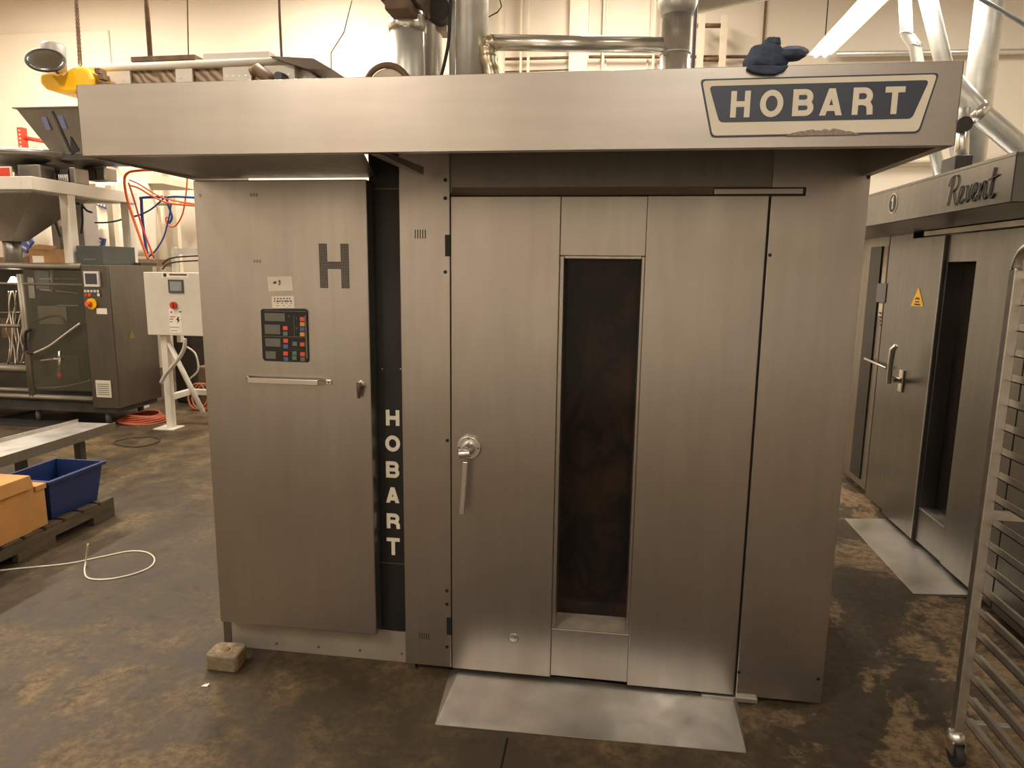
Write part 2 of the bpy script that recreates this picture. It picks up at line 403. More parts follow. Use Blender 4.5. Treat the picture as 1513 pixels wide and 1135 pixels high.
# door handle: round rose, hub and lever hanging down
hc = at(693.5, 660.5, Y=-0.01); 
hd = MB().tube([(hc.x, -0.010, hc.z), (hc.x, -0.022, hc.z), (hc.x, -0.026, hc.z)], [0.0495, 0.0495, 0.045], 36).build('handle', ALUM, door)
mb = MB(); mb.tube([(hc.x, -0.024, hc.z), (hc.x, -0.045, hc.z), (hc.x - .006, -0.062, hc.z - .006)], [0.029, 0.026, 0.022], 24)
mb.cyl((hc.x - .030, -0.058, hc.z - .018), (hc.x + .014, -0.058, hc.z - .012), 0.018, 20)
mb.build('hub', ALUM, hd, 0.001)
b0 = at(688, 682, Y=-0.058); b1 = at(682.5, 760, Y=-0.058)
mb = MB(); dx = 0.0105
mb.hexa([(b1.x - dx, -0.066, b1.z), (b1.x + dx, -0.066, b1.z), (b1.x + dx, -0.050, b1.z), (b1.x - dx, -0.050, b1.z),
         (b0.x - dx, -0.066, b0.z), (b0.x + dx, -0.066, b0.z), (b0.x + dx, -0.050, b0.z), (b0.x - dx, -0.050, b0.z)])
mb.build('lever', ALUM, hd, 0.003)
mb = MB()
for a_ in (90, 0, 180): mb.cyl((hc.x + .039 * math.cos(math.radians(a_)), -0.0275, hc.z + .039 * math.sin(math.radians(a_))), (hc.x + .039 * math.cos(math.radians(a_)), -0.024, hc.z + .039 * math.sin(math.radians(a_))), .0035, 8)
mb.each('screw', DARK, hd)
# top guide bracket running onto the fixed panel
g0 = at(1055, 283, Y=-.012); g1 = at(1191, 283, Y=-.012)
g = MB().box(g0.x, g1.x, -0.012, 0.004, g0.z - .016, g0.z + .014).build('guide_bracket', BLACK, oven)
MB().box(g0.x, g1.x - .012, -0.018, -0.010, g0.z - .009, g0.z + .008).build('guide_bar', STEEL_H, g)

# black name strip
sx0, sx1 = -0.345, -0.205
ns = MB().box(sx0, sx1, 0.05, 0.075, 0.155, 2.235).build('name_strip', BLACK, oven)
O = at(592, 604, Y=0.048); zt = O.z
mb = MB()
rows = [(606, 629), (644, 667), (682, 706), (720, 743), (759, 781), (795, 820)]
for chh, (y0, y1) in zip('HOBART', rows):
    z1 = at(581, y0, Y=0.048).z; z0 = at(581, y1, Y=0.048).z
    w = 0.058 if chh != 'O' else 0.064
    xc = at(580, y0, Y=0.048).x + (0.003 if chh in 'RT' else 0)
    mb = MB(); letters(mb, chh, w, z1 - z0, 0.0155, (xc - w / 2, 0.050, z0), -0.0, 0.0035); mb.build('letter', CREAM, ns)
mb = MB(); zl = at(575, 832, Y=0.05).z; z2 = at(575, 279, Y=.05).z
mb.box(-0.330, -0.208, 0.0485, 0.051, zl - .0015, zl + .0015); mb.box(-0.330, -0.208, 0.0485, 0.051, z2 - .001, z2 + .001)
mb.box(-0.3305, -0.3285, 0.0485, 0.051, zl, z2)
mb.build('edge_line', STEEL_DK, ns)
mb = MB()
for px, py in ((565, 545), (592, 545)):
    q = at(px, py, Y=.05); mb.cyl((q.x, 0.046, q.z), (q.x, 0.051, q.z), .003, 8)
mb.each('rivet', ALUM, ns)

# control cabinet to the left
cb = MB()
cb.box(-1.03, -0.345, 0.045, 0.42, 0.165, 2.05)
cb.build('control_cabinet', STEEL_DK, oven)
cd = MB().box(-1.045, -0.327, -0.03, 0.045, 0.172, 2.062).build('control_door', STEEL, oven, 0.004)
MB().box(-1.05, -0.215, 0.06, 0.09, 0.0, 0.158).build('kick_plate', plain('pale_kick_plate', (.40, .36, .30), .42, .5, .12, 5), oven, 0.002)
mb = MB()
for px, py in ((409, 951), (471, 956), (532, 961), (594, 966)):
    q = at(px, py, Y=.06); mb.cyl((q.x, 0.057, q.z), (q.x, 0.062, q.z), .006, 10)
mb.each('kick_plate_screw', BROWN, oven)
MB().box(-1.09, -1.052, 0.062, 0.10, 0.0, 0.17).build('cabinet_foot', STEEL_DK, oven)
# perforated H vent
z1 = at(493, 360, Y=-.03).z; z0 = at(493, 426, Y=-.03).z; x0 = at(472, 395, Y=-.03).x; x1 = at(516, 395, Y=-.03).x
mb = MB(); nc = 18; nr = 30; pw = (x1 - x0) / nc; ph = (z1 - z0) / nr
for i in range(nc):
    for j in range(nr):
        if i < 5 or i >= nc - 5 or 13 <= j <= 17:
            x = x0 + (i + .5) * pw; z = z0 + (j + .5) * ph
            mb.box(x - pw * .42, x + pw * .42, -0.0308, -0.029, z - ph * .42, z + ph * .42)
mb.build('vent_grille', BLACK, cd)
# paper note "# 3"
def quad(pts, Y, mat, name, par, th=0.0012):
    P = [at(px, py, Y=Y) for px, py in pts]; return MB().prism([(p.x, Y - th, p.z) for p in P], (0, th, 0)).build(name, mat, par)
nt_ = quad(((395, 409), (431.5, 408), (433.5, 429), (397, 430.5)), -.03, PAPER, 'paper_note', cd)
lab(nt_, 'beige paper note with handwritten 3')
mb = MB(); o = at(404.5, 421, Y=-.0315)
def stroke(mb, P, w, U=(1, 0, 0), V=(0, 0, 1), O=None): mb.ribbon([Vector(p) for p in P], w, 0, 0.0006, False, O, U, V)
s_ = 0.0026
for P in ([(0, .004), (.006, .014)], [(.005, .003), (.011, .013)], [(-.002, .007), (.012, .009)], [(-.001, .011), (.013, .013)]): stroke(mb, P, .0022, O=(o.x, -.0315, o.z))
stroke(mb, [(.021, .015), (.025, .018), (.028, .014), (.024, .010), (.028, .006), (.024, .001), (.019, .003)], .0026, O=(o.x, -.0315, o.z))
mb.build('handwriting', INK, nt_)
st_ = quad(((401.5, 438), (434.5, 437), (435, 455), (402.5, 455)), -.03, PAPER, 'data_sticker', cd)
mb = MB(); random.seed(3)
for r, (n, h) in enumerate(((6, 1.6), (7, 2.0), (4, .8), (3, .8))):
    for k in range(n):
        px = 405 + k * 27 / n + (0 if r < 2 else 4); w = random.uniform(1.5, 3.2)
        a1 = at(px, 440.5 + r * 3.6, Y=-.0312); a2 = at(px + w, 440.5 + r * 3.6 + h, Y=-.0312)
        mb.box(a1.x, a2.x, -.0322, -.031, a2.z, a1.z)
mb.build('print', INK, st_)
# control panel
cp_pts = [(386, 459), (388, 456.5), (451, 456), (455, 459), (457, 533), (455, 535.5), (392, 533), (389, 529)]
P = [at(px, py, Y=-.03) for px, py in cp_pts]
cpn = MB().prism([(p.x, -.036, p.z) for p in P], (0, .008, 0)).build('control_panel', BLACK, cd, 0.001)
def prect(px0, py0, px1, py1, mat, name, y=-.036, th=.002):
    a1 = at(px0, py0, Y=y); a2 = at(px1, py1, Y=y); return MB().box(a1.x, a2.x, y - th, y + .0005, a2.z, a1.z).build(name, mat, cpn, 0.0005)
for r in ((391, 462.5, 421.5, 475), (391, 479.5, 414.5, 494), (392, 500, 415, 512.5), (392.5, 519, 408, 530.5)): prect(*r, LCD, 'display')
for (x, y, m) in ((418.5, 482, BTN_R), (418.5, 490, BTN_G), (419, 500.5, BTN_R), (419, 509, BTN_B), (419, 519.5, BTN_R), (419.5, 527.5, BTN_B),
                  (443.5, 468.5, BTN_R), (443.5, 476, BTN_O), (443.5, 483.5, BTN_B), (443.5, 491, BTN_O), (432.5, 505, BTN_G), (443.5, 506, BTN_R), (444, 520.5, BTN_R), (432, 519, BTN_G), (432, 526, BTN_G), (444, 528, LCD)):
    lab(prect(x, y, x + 7, y + 6, m, 'button', th=.003), m.name.replace('_', ' '))
mb = MB()
for (a_, b_, c_, d_) in ((390, 497, 452, 498), (434.2, 466, 434.9, 497), (390, 459.5, 452, 460), (452, 466, 452.6, 530), (428, 516.2, 452, 516.8)):
    u1 = at(a_, b_, Y=-.036); u2 = at(c_, d_, Y=-.036); mb.box(u1.x, u2.x, -.0368, -.0358, u2.z, u1.z)
mb.build('panel_line', LCD, cpn)
mb = MB()
for px, py in ((438, 470.5), (438.5, 485), (427, 467)):
    u1 = at(px, py, Y=-.036); mb.cyl((u1.x, -.038, u1.z), (u1.x, -.035, u1.z), .0022, 8)
mb.each('indicator', SCREEN_L, cpn)
# pull handle of the control door
q0 = at(362, 561, Y=-.05); q1 = at(486, 565.5, Y=-.05)
hz = (q0.z + q1.z) / 2
hdl = MB()
hdl.box(q0.x + .02, q1.x - .04, -.068, -.056, hz - .011, hz + .011)
hdl.box(q1.x - .02, q1.x + .004, -.036, -.030, hz - .011, hz + .009)
hdl.hexa([(q0.x - .004, -.036, hz - .006), (q0.x + .024, -.068, hz - .011), (q0.x + .024, -.056, hz - .011), (q0.x + .002, -.030, hz - .006),
          (q0.x - .004, -.036, hz + .014), (q0.x + .024, -.068, hz + .011), (q0.x + .024, -.056, hz + .011), (q0.x + .002, -.030, hz + .014)])
hdl.hexa([(q1.x - .044, -.068, hz - .011), (q1.x - .018, -.036, hz - .010), (q1.x - .018, -.030, hz - .010), (q1.x - .044, -.056, hz - .011),
          (q1.x - .044, -.068, hz + .011), (q1.x - .018, -.036, hz + .009), (q1.x - .018, -.030, hz + .009), (q1.x - .044, -.056, hz + .011)])
hdl = hdl.build('pull_handle', POLISH, cd, 0.002)
MB().cyl((q1.x - .007, -.0375, hz - .002), (q1.x - .007, -.035, hz - .002), .0035, 10).build('screw_hole', BLACK, hdl)
# key latch
k0 = at(533.5, 569, Y=-.03)
lt = MB(); lt.tube([(k0.x, -.03, k0.z), (k0.x, -.036, k0.z)], [.02, .018], 20)
lt.tube([(k0.x, -.036, k0.z + .004), (k0.x, -.055, k0.z + .004)], [.012, .010], 16)
lt = lt.build('latch', POLISH, cd, 0.001)
MB().tube([(k0.x, -.052, k0.z + .014), (k0.x - .001, -.054, k0.z - .006), (k0.x - .004, -.048, k0.z - .05)], [.011, .010, .006], 12).build('latch_lever', BROWN, lt)
# faint embossed letter blocks rubbed on the sheet
mb = MB()
for (px, py, w) in ((296, 289, 4), (371, 288, 13), (376, 386, 14)):
    for k in range(max(1, w // 4)):
        q = at(px + k * 4.2, py, Y=-.03); mb.box(q.x - .004, q.x + .004, -.0304, -.029, q.z - .006, q.z + .006)
mb.build('scuff_mark', STEEL_DK, cd)

# canopy hood
HY = -0.602; HB, HT = 2.066, 2.279
hood = MB()
hood.box(XLo, XRo, HY, HY + .004, HB, HT)               # fascia
hood.box(XLo, XLo + .004, HY, 0.42, HB, HT)             # sides
hood.box(XRo - .004, XRo, HY, 1.2, HB, HT)
hood.box(XLo + .004, XRo - .004, HY + .004, 0.4, HT - .022, HT - .018)   # roof sheet
hood.box(XLo + .004, XRo - .004, HY + .004, HY + .028, HB, HB + .003)    # bottom return
hood.box(XRo - .030, XRo - .004, HY + .02, 0.0, HB, HB + .003)
hood.box(XLo + .004, XRo - .004, HY + .004, HY + .020, HT - .003, HT)
hood = hood.build('canopy', STEEL_H, oven, 0.0015)
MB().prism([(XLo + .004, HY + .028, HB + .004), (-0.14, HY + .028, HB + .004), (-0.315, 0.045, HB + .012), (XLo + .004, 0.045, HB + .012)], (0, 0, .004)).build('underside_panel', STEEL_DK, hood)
mb = MB(); mb.hexa([(-.125, HY + .06, HB + .002), (-.095, HY + .06, HB + .002), (-.08, -.10, HB + .0), (-.11, -.10, HB + .0), (-.125, HY + .06, HB + .020), (-.095, HY + .06, HB + .020), (-.08, -.10, HB + .030), (-.11, -.10, HB + .030)])
mb.build('bracket', STEEL_PL, hood, 0.002)
# name badge: dark outline, cream border, navy field, cream capitals
def rounded(pts, r, n=5):
    out = []; m = len(pts)
    for i in range(m):
        a_, b_, c_ = Vector(pts[i - 1]), Vector(pts[i]), Vector(pts[(i + 1) % m])
        u = b_ + (a_ - b_).normalized() * r; w = b_ + (c_ - b_).normalized() * r
        for k in range(n + 1):
            t = k / n; out.append((1 - t) ** 2 * u + 2 * t * (1 - t) * b_ + t * t * w)
    return out
def badge_poly(pts, y, th):
    P = [at(px, py, Y=HY) for px, py in pts]; P2 = rounded([(p.x, p.z) for p in P], .012)
    return MB().prism([(p.x, y, p.y) for p in P2], (0, th, 0))
bd = badge_poly(((1034.5, 117.5), (1387.5, 108), (1358, 197), (1050.5, 203.5)), HY - .0030, .003).build('name_badge', NAVY, hood)
badge_poly(((1037.5, 120), (1384, 110.5), (1355.5, 194.5), (1052.5, 201)), HY - .0042, .0013).build('border', CREAM, bd)
badge_poly(((1047.5, 128), (1372, 119), (1346, 176), (1062.5, 181.5)), HY - .0052, .0011).build('field', NAVY, bd)
mb = MB()
for chh, xa, xb in (('H', 1078, 1109), ('O', 1121, 1158), ('B', 1169, 1203), ('A', 1209, 1246), ('R', 1257, 1291), ('T', 1304, 1337)):
    yt = 134.8 - (xa - 1078) * .0285; yb = 174.5 - (xa - 1078) * .022
    A1 = at(xa, yb, Y=HY); A2 = at(xb, yt, Y=HY)
    mb = MB(); letters(mb, chh, A2.x - A1.x, A2.z - A1.z, .0148, (A1.x, HY - .0050, A1.z), 0, .0012); mb.build('letter', CREAM, bd)
mb = MB(); random.seed(11)
top = []
for k in range(27):
    px = 1162 + k * 4.2; e = 1 - abs((k - 13) / 13) ** 3
    q = at(px, 200.5 - e * (7.5 + random.uniform(-1.5, 2)) - k * .05, Y=HY); top.append((q.x, HY - .0058, q.z))
bot = [(at(px, 200.5 - (px - 1162) * .02, Y=HY)) for px in (1275, 1162)]
mb.prism(top + [(p.x, HY - .0058, p.z - .002) for p in bot], (0, .0014, 0))
mb.build('rusted_patch', plain('rusty_scuff', (0.34, 0.27, 0.23), 0.7, 0.2, 0.4, 120), bd)

# floor plate at the door
fpl = MB()
A1 = at(642, 1071, Z=0.002); A2 = at(1103, 1113, Z=0.002)
fpl.hexa([(A1.x, A1.y, 0), (A2.x, A2.y, 0), (1.19, 0.0, 0), (-0.02, 0.03, 0), (A1.x + .002, A1.y, .004), (A2.x, A2.y, .004), (1.165, -0.002, 0.024), (0.03, 0.03, 0.028)])
tag(fpl.build('ramp_plate', STEEL_PL, None, 0.0015), 'worn flat steel ramp plate on the floor under the central oven door', 'ramp', 'oven door ramp plates')

# cloth on the canopy
cl = thing('work_gloves', 'dark navy cloth gloves bundled on top of the oven canopy', 'gloves', (1.06, HY + .05, HT))
def blob(name, c0, r, mat, par, seed, amp=.25, n=3, flatten=0.0):
    import bmesh
    bm = bmesh.new(); bmesh.ops.create_icosphere(bm, subdivisions=4, radius=1)
    for v in bm.verts:
        d = noise.noise(v.co * 1.6 + Vector((seed, 0, 0))) * amp + noise.noise(v.co * 4 + Vector((0, seed, 0))) * amp * .35
        v.co = Vector((v.co.x * r[0], v.co.y * r[1], v.co.z * r[2])) * (1 + d) + Vector(c0)
        if v.co.z < HT + .001 and v.co.y > HY - .004: v.co.z = HT + .001
    me = bpy.data.meshes.new(name); bm.to_mesh(me); bm.free()
    for p in me.polygons: p.use_smooth = True
    me.materials.append(mat); o = bpy.data.objects.new(name, me); COL.objects.link(o); o.parent = par
    me.transform(Matrix.Translation(-par.location)); return o
cz = at(1130, 85, Y=HY + .03)
blob('glove_palm', (at(1131, 92, Y=HY + .03).x, HY + .035, HT + .020), (.056, .05, .048), DENIM, cl, 2.1, .12)
blob('glove_fold', (at(1140, 68, Y=HY + .03).x, HY + .04, HT + .064), (.024, .04, .018), DENIM, cl, 5.3, .25)
bb = blob('glove_cuff', (at(1172, 79, Y=HY + .03).x, HY + .05, HT + .044), (.042, .04, .016), DENIM_L, cl, 8.4, .12)
blob('glove_cuff', (at(1165, 84, Y=HY + .03).x, HY + .02, HT + .030), (.042, .03, .015), DENIM, cl, 3.7, .15)
mb = MB(); pts = [at(px, py, Y=HY - .012) for px, py in ((1104, 96), (1104, 102), (1112, 107), (1128, 110), (1146, 110), (1160, 104), (1166, 97))]
mb.prism([(p.x, HY - .016, p.z) for p in pts], (0, .013, 0)); mb.build('hanging_cloth', DENIM, cl, .004)

# cast block in front of the oven
T = [at(301, 968, Z=.072), at(349, 973, Z=.072), at(366, 949, Z=.072), at(322, 947.5, Z=.072)]
bp_ = rounded([(p.x, p.y) for p in T], .028, 5)
blk = tag(MB().prism([(p.x, p.y, 0.0) for p in bp_], (0, 0, .072)).build('counterweight_block', BLOCKM, None, .008), 'grimy rounded cast block with a hole, on the floor at the oven foot', 'block')
cx = sum(p.x for p in T) / 4; cy_ = sum(p.y for p in T) / 4
MB().tube([(cx, cy_, .0725), (cx, cy_, .0735)], [.016, .012], 16).build('hole', BROWN, blk)

# litter and strap
q = at(303, 1014, Z=0)
tag(MB().prism([(q.x - .015, q.y - .006, 0.001), (q.x + .012, q.y - .004, .001), (q.x + .014, q.y + .012, .006), (q.x - .006, q.y + .008, .002)], (0, 0, .0015)).build('paper_scrap', PAPER), 'tiny white paper scrap on the floor near the block', 'litter')
q = at(303, 1014, Z=0)
sp_ = [at(px, py, Z=.004) for px, py in ((-20, 845), (30, 840), (100, 833), (150, 823), (190, 815), (215, 816), (228, 825), (222, 838), (195, 849), (160, 856), (132, 855), (125, 845))]
sp_ += [at(127, 828, Z=.03), at(130, 804, Y=sp_[-1].y + .01)]
tag(MB().tube(smoothpath(sp_, 5), .0048, 6).build('packing_strap', STRAPW), 'loose white plastic strap looping on the left floor', 'strap')

# ================================================================== DUCTS ABOVE THE OVEN
def duct(name, label, pts, r, mat, grp=None, n=28, bands=(), cat='duct'):
    o = thing(name, label, cat, tuple(pts[0]), grp)
    MB().tube(pts, r, n).build('duct_pipe', mat, o)
    for (t, rr) in bands:
        a_, b_ = Vector(pts[0]), Vector(pts[1]); p = a_.lerp(b_, t); d = (b_ - a_).normalized() * .008
        MB().cyl(p - d, p + d, rr, n).build('joint_band', mat, o)
    return o
def vpipe(px0, px1, py, Y): a_ = at(px0, py, Y=Y); b_ = at(px1, py, Y=Y); return (a_.x + b_.x) / 2, (b_.x - a_.x) / 2
x, r = vpipe(575, 612, 80, .72)
d1 = thing('flue_pipe', 'short front flue pipe with foil collar and brown damper box, above the left canopy', 'duct', (x, .72, 2.235))
zt = at(590, 24, Y=.72).z
MB().cyl((x + .03, .72, 2.235), (x + .03, .72, zt + .1), r + .02, 28).build('duct_pipe', GALV, d1)
zc = at(590, 36, Y=.72).z
MB().tube([(x + .03, .72, zc - .04), (x + .03, .72, zc - .02), (x + .03, .72, zc + .02), (x + .03, .72, zc + .04)], [r + .024, r + .030, r + .026, r + .018], 28).build('foil_collar', GALV_B, d1)
db = MB(); za = at(590, 23, Y=.6).z; xa = at(571, 10, Y=.55).x; xb = at(607, 10, Y=.55).x
db.box(xa, xb, .52, .80, za, za + .05); db.box(xa - .03, xb + .02, .50, .82, za + .05, za + .22)
db.build('damper_box', BROWN, d1, .006)
x2, r2 = vpipe(604, 639, 60, .98)
MB().cyl((x2 - .02, 1.0, 2.235), (x2 - .02, 1.0, 4.6), .125, 32).build('duct_pipe', GALV_B, tag(thing('flue_pipe', 'tall bright flue pipe directly behind the short foil-collared one', 'duct', (x2 - .02, 1.0, 2.235)), 'tall bright flue pipe directly behind the short foil-collared one', 'duct'))
# blower inlet ring
q = at(573, 113, Y=.35)
bl = thing('blower_housing', 'round brown blower ring just above the canopy edge', 'blower', (q.x, .38, 2.24))
ring = [(q.x + .098 * math.cos(t * PI / 16), .34, q.z - .055 + .098 * math.sin(t * PI / 16)) for t in range(32)]
MB().tube(ring, .013, 8, closed=True).build('inlet_ring', BROWN, bl)
MB().tube([(q.x, .345, q.z - .055), (q.x, .36, q.z - .055)], [.085, .075], 32).build('inlet_face', WALLP, bl)
mb = MB(); mb.tube([(q.x + .02, .36, q.z - .055), (q.x + .03, .60, q.z - .055)], [.096, .096], 32); mb.box(q.x - .05, q.x + .1, .42, .56, 2.235, q.z); mb.build('housing', GALV, bl)
# motor
q = at(652, 22, Y=1.0)
mo = thing('damper_motor', 'dark electric motor between the two left flue pipes', 'motor', (q.x, 1.0, q.z))
MB().cyl((q.x + .01, .88, q.z - .01), (q.x + .01, 1.12, q.z - .01), .062, 24).build('motor_body', DARK, mo, .004)
MB().box(q.x - .03, q.x + .05, .93, 1.07, q.z + .05, q.z + .14).build('terminal_box', GALV, mo, .004)
MB().box(q.x - .04, q.x + .04, .95, 1.05, q.z - .095, q.z - .05).build('mount', WALLP, mo)
cpts = [at(px, py, Y=.70) for px, py in ((667, -30), (665, 20), (663, 60), (657, 92), (652, 112), (651, 122))]
tag(MB().tube(smoothpath(cpts, 4), .008, 8).build('power_cable', RUBBER), 'black cable hanging between the motor and the wide flue pipe', 'cable')
x, r = vpipe(664, 719, 60, .85)
o = thing('flue_pipe', 'wide dull galvanised flue pipe left of the horizontal pipe', 'duct', (x, .85, 2.235))
MB().tube([(x + .005, .85, 2.235), (x, .85, 4.6)], [r + .002, r + .008], 32).build('duct_pipe', GALV, o)
MB().box(x - r * .45, x - r * .43, .85 - r - .002, .85 - r + .03, 2.235, 3.6).build('seam', GALV_B, o)
# horizontal foil pipe
ha = at(722, 63, Y=.80); hb = at(978, 67, Y=1.0)
hp = thing('horizontal_pipe', 'polished horizontal pipe joining two flues above the canopy', 'pipe', tuple(ha))
MB().tube([ha + Vector((.012, 0, 0)), hb], .037, 24).build('pipe_run', GALV_B, hp)
el = smoothpath([ha + Vector((.03, 0, 0)), ha + Vector((.0, 0, -.012)), ha + Vector((-.005, 0, -.06)), (ha.x + .025, .8, 2.60), (ha.x + .045, .8, 2.235)], 5)
MB().tube(el, [.040 + .004 * math.sin(i * 1.9) for i in range(len(el))], 20).build('foil_elbow', FOIL, hp)
x, r = vpipe(976, 1021, 60, 1.05)
o = thing('flue_pipe', 'shiny flue pipe with wide collar at the right end of the horizontal pipe', 'duct', (x, 1.05, 2.235))
zc = at(1000, 18, Y=1.05).z
MB().cyl((x, 1.05, 2.235), (x, 1.05, zc), r, 32).build('duct_pipe', GALV_B, o)
MB().tube([(x, 1.05, zc - .02), (x, 1.05, zc + .04), (x, 1.05, zc + .3), (x, 1.05, zc + .9)], [r + .004, r + .022, r + .024, r + .024], 32).build('collar', GALV, o)
zz = at(1000, 80, Y=1.05).z
MB().cyl((x, 1.05, zz - .004), (x, 1.05, zz + .004), r + .004, 32).build('joint_band', GALV, o)
p0 = at(1024, 104, Y=1.15); 
tag(MB().cyl((p0.x, 1.17, 2.235), (p0.x, 1.17, 4.6), .009, 10).build('conduit', plain('dull_purple_pipe', (.25, .22, .30), .4)), 'thin purplish conduit beside the shiny collared flue', 'pipe')
# big sloping round duct behind
da = at(1000, 18, Y=3.4); dbb = at(1200, -22, Y=3.4)
dd = (dbb - da)
o = thing('overhead_duct', 'broad grey-green duct crossing above the right flue', 'duct', tuple(da))
MB().tube([da - dd * .1 + Vector((0, 0, .14)), da + dd * 1.3 + Vector((0, 0, .14))], .175, 32).build('duct_pipe', GALV, o)
for t_ in (.2, 1.1):
    p_ = da + dd * t_; MB().box(p_.x - .012, p_.x + .012, p_.y - .002, p_.y + .002, p_.z + .3, ZC).build('hanger_strap', GALV, o)

# ducts around the second oven
def pduct(name, label, pix, Y, r, mat=GALV, cat='duct', n=24, par='duct_pipe'):
    P = [at(px, py, Y=Y) for px, py in pix]; o = thing(name, label, cat, tuple(P[0]))
    MB().tube(P, r, n).build(par, mat, o)
    return o, P
o, P = pduct('vent_duct', 'narrow vent duct with an elbow, nearest the lit tube', ((1335, -40), (1340, 50), (1352, 68), (1366, 150), (1395, 290)), 3.6, .046)
for t in (1, 2): MB().cyl(P[t] - Vector((.004, 0, .012)), P[t] + Vector((.004, 0, .012)), .052, 20).build('joint_band', GALV_B, o)
pduct('vent_duct', 'slanted vent duct between the elbowed one and the tall one', ((1362, -40), (1392, 84), (1410, 160), (1422, 285)), 3.3, .06)
o = thing('vent_duct', 'tall wide vertical duct beyond the script-lettered oven sign', 'duct', tuple(at(1440, 240, Y=3.4)))
a_ = at(1440, 244, Y=3.4)
MB().cyl((a_.x - .03, 3.4, 2.14), (a_.x - .03, 3.4, 5.0), .10, 32).build('duct_pipe', GALV, o)
o, P = pduct('vent_duct', 'diagonal duct dropping to the right behind the canopy end', ((1395, 108), (1445, 165), (1530, 238), (1605, 300)), 3.0, .075)
MB().cyl(P[1] - Vector((.03, 0, -.024)), P[1] + Vector((.03, 0, -.024)), .08, 24).build('joint_band', GALV_B, o)
o, P = pduct('vent_duct', 'small bright vertical duct with motor beside the canopy end', ((1422, 160), (1420, 262)), 2.7, .045, GALV_B)
MB().cyl(P[0] + Vector((-.01, -.09, -.12)), P[0] + Vector((-.01, .05, -.12)), .05, 20).build('motor', DARK, o)
mb = MB(); q = at(1412, 244, Y=2.6); mb.box(q.x - .05, q.x + .06, 2.5, 2.7, 2.2, q.z + .05); mb.build('motor_base', DARK, o, .006)
P = [at(px, py, Y=2.9) for px, py in ((1405, -25), (1470, 10), (1530, 46), (1800, 210))]
tag(MB().tube(P, .014, 10).build('conduit', plain('grey_pipe', (.30, .32, .34), .4, .6)), 'thin grey pipe sloping across the top right corner', 'pipe')

# wall pipes and conduits on the back wall
def wpipe(px, r, label, py0=-20, z0=None, mat=WALLP, Y=7.8):
    p = at(px, 50, Y=Y)
    tag(MB().cyl((p.x, Y, 0 if z0 is None else z0), (p.x, Y, ZC), r, 12).build('wall_pipe', mat), label, 'pipe', 'pipes on the back wall')
wpipe(741, .055, 'cream painted wall pipe nearest the wide flue, thickest of the upright ones')
wpipe(770, .018, 'thin cream upright wall pipe left of its near twin')
wpipe(781, .022, 'thin cream upright wall pipe right of its near twin')
wpipe(892, .02, 'slim upright wall pipe left of the collared flue')
wpipe(967, .018, 'slim upright wall pipe just left of the collared flue')
def hpipe(px0, py0, px1, py1, Y, r, mat, label):
    tag(MB().tube([at(px0, py0, Y=Y), at(px1, py1, Y=Y)], r, 10).build('wall_conduit', mat), label, 'pipe', 'level pipes on the back wall')
hpipe(725, 88, 842, 85, 7.9, .02, BROWN, 'dark level wall pipe between the wide flue and the pilaster')
hpipe(725, 107, 842, 103, 7.9, .012, BROWN, 'lower thin level wall pipe left of the pilaster, at the canopy edge')
hpipe(870, 84, 1110, 84, 7.9, .022, BROWN, 'dark level wall pipe right of the pilaster')
hpipe(1235, 80, 1700, 73, 7.9, .035, GALV, 'grey level wall pipe right of the lit tube')
hpipe(1100, 247, 1700, 226, 7.9, .045, WALLP, 'pale level wall pipe low between the two ovens')
# wall ladder
lad = thing('wall_ladder', 'cream wall ladder right of the collared flue', 'ladder', tuple(at(1050, 100, Y=7.7)))
for px in (1033, 1066):
    a_ = at(px, 105, Y=7.7); MB().box(a_.x - .045, a_.x + .045, 7.67, 7.73, 3.0, at(px, 23, Y=7.7).z).build('rail', WALLP, lad)
for k in range(3):
    a_ = at(1030, 38 + 50 * k, Y=7.72); b_ = at(1070, 38 + 50 * k, Y=7.72); MB().cyl(a_, b_, .03, 10).build('rung', BROWN, lad)

# fluorescent fixture, seen
fx = 2.76
fix = thing('ceiling_lamp', 'lit fluorescent strip lamp hanging beyond the canopy corner', 'lamp', (fx, 4.3, 4.0))
MB().box(fx - .07, fx + .07, 2.9, 5.62, 4.05, 4.11).build('housing', WHITEP, fix, .005)
for s in (-1, 1): MB().cyl((fx + s * .045, 2.95, 4.03), (fx + s * .045, 5.58, 4.03), .022, 12).build('tube', TUBE, fix)
MB().hexa([(fx - .13, 2.9, 4.04), (fx + .13, 2.9, 4.04), (fx + .13, 5.62, 4.04), (fx - .13, 5.62, 4.04), (fx - .05, 2.9, 4.11), (fx + .05, 2.9, 4.11), (fx + .05, 5.62, 4.11), (fx - .05, 5.62, 4.11)]).build('reflector', WHITEP, fix)
for y in (3.1, 5.45): MB().cyl((fx, y, 4.1), (fx, y, ZC), .006, 6).build('hanger', DARK, fix)
def area(name, loc, sx, sy, p, c=(1, .87, .74), rot=(0, 0, 0)):
    l = bpy.data.lights.new(name, 'AREA'); l.shape = 'RECTANGLE'; l.size = sx; l.size_y = sy; l.energy = p; l.color = c
    o = bpy.data.objects.new(name, l); COL.objects.link(o); o.location = loc; o.rotation_euler = rot; return o
area('strip_light', (fx, 4.27, 3.99), .2, 2.5, 90, (1, .94, .86))

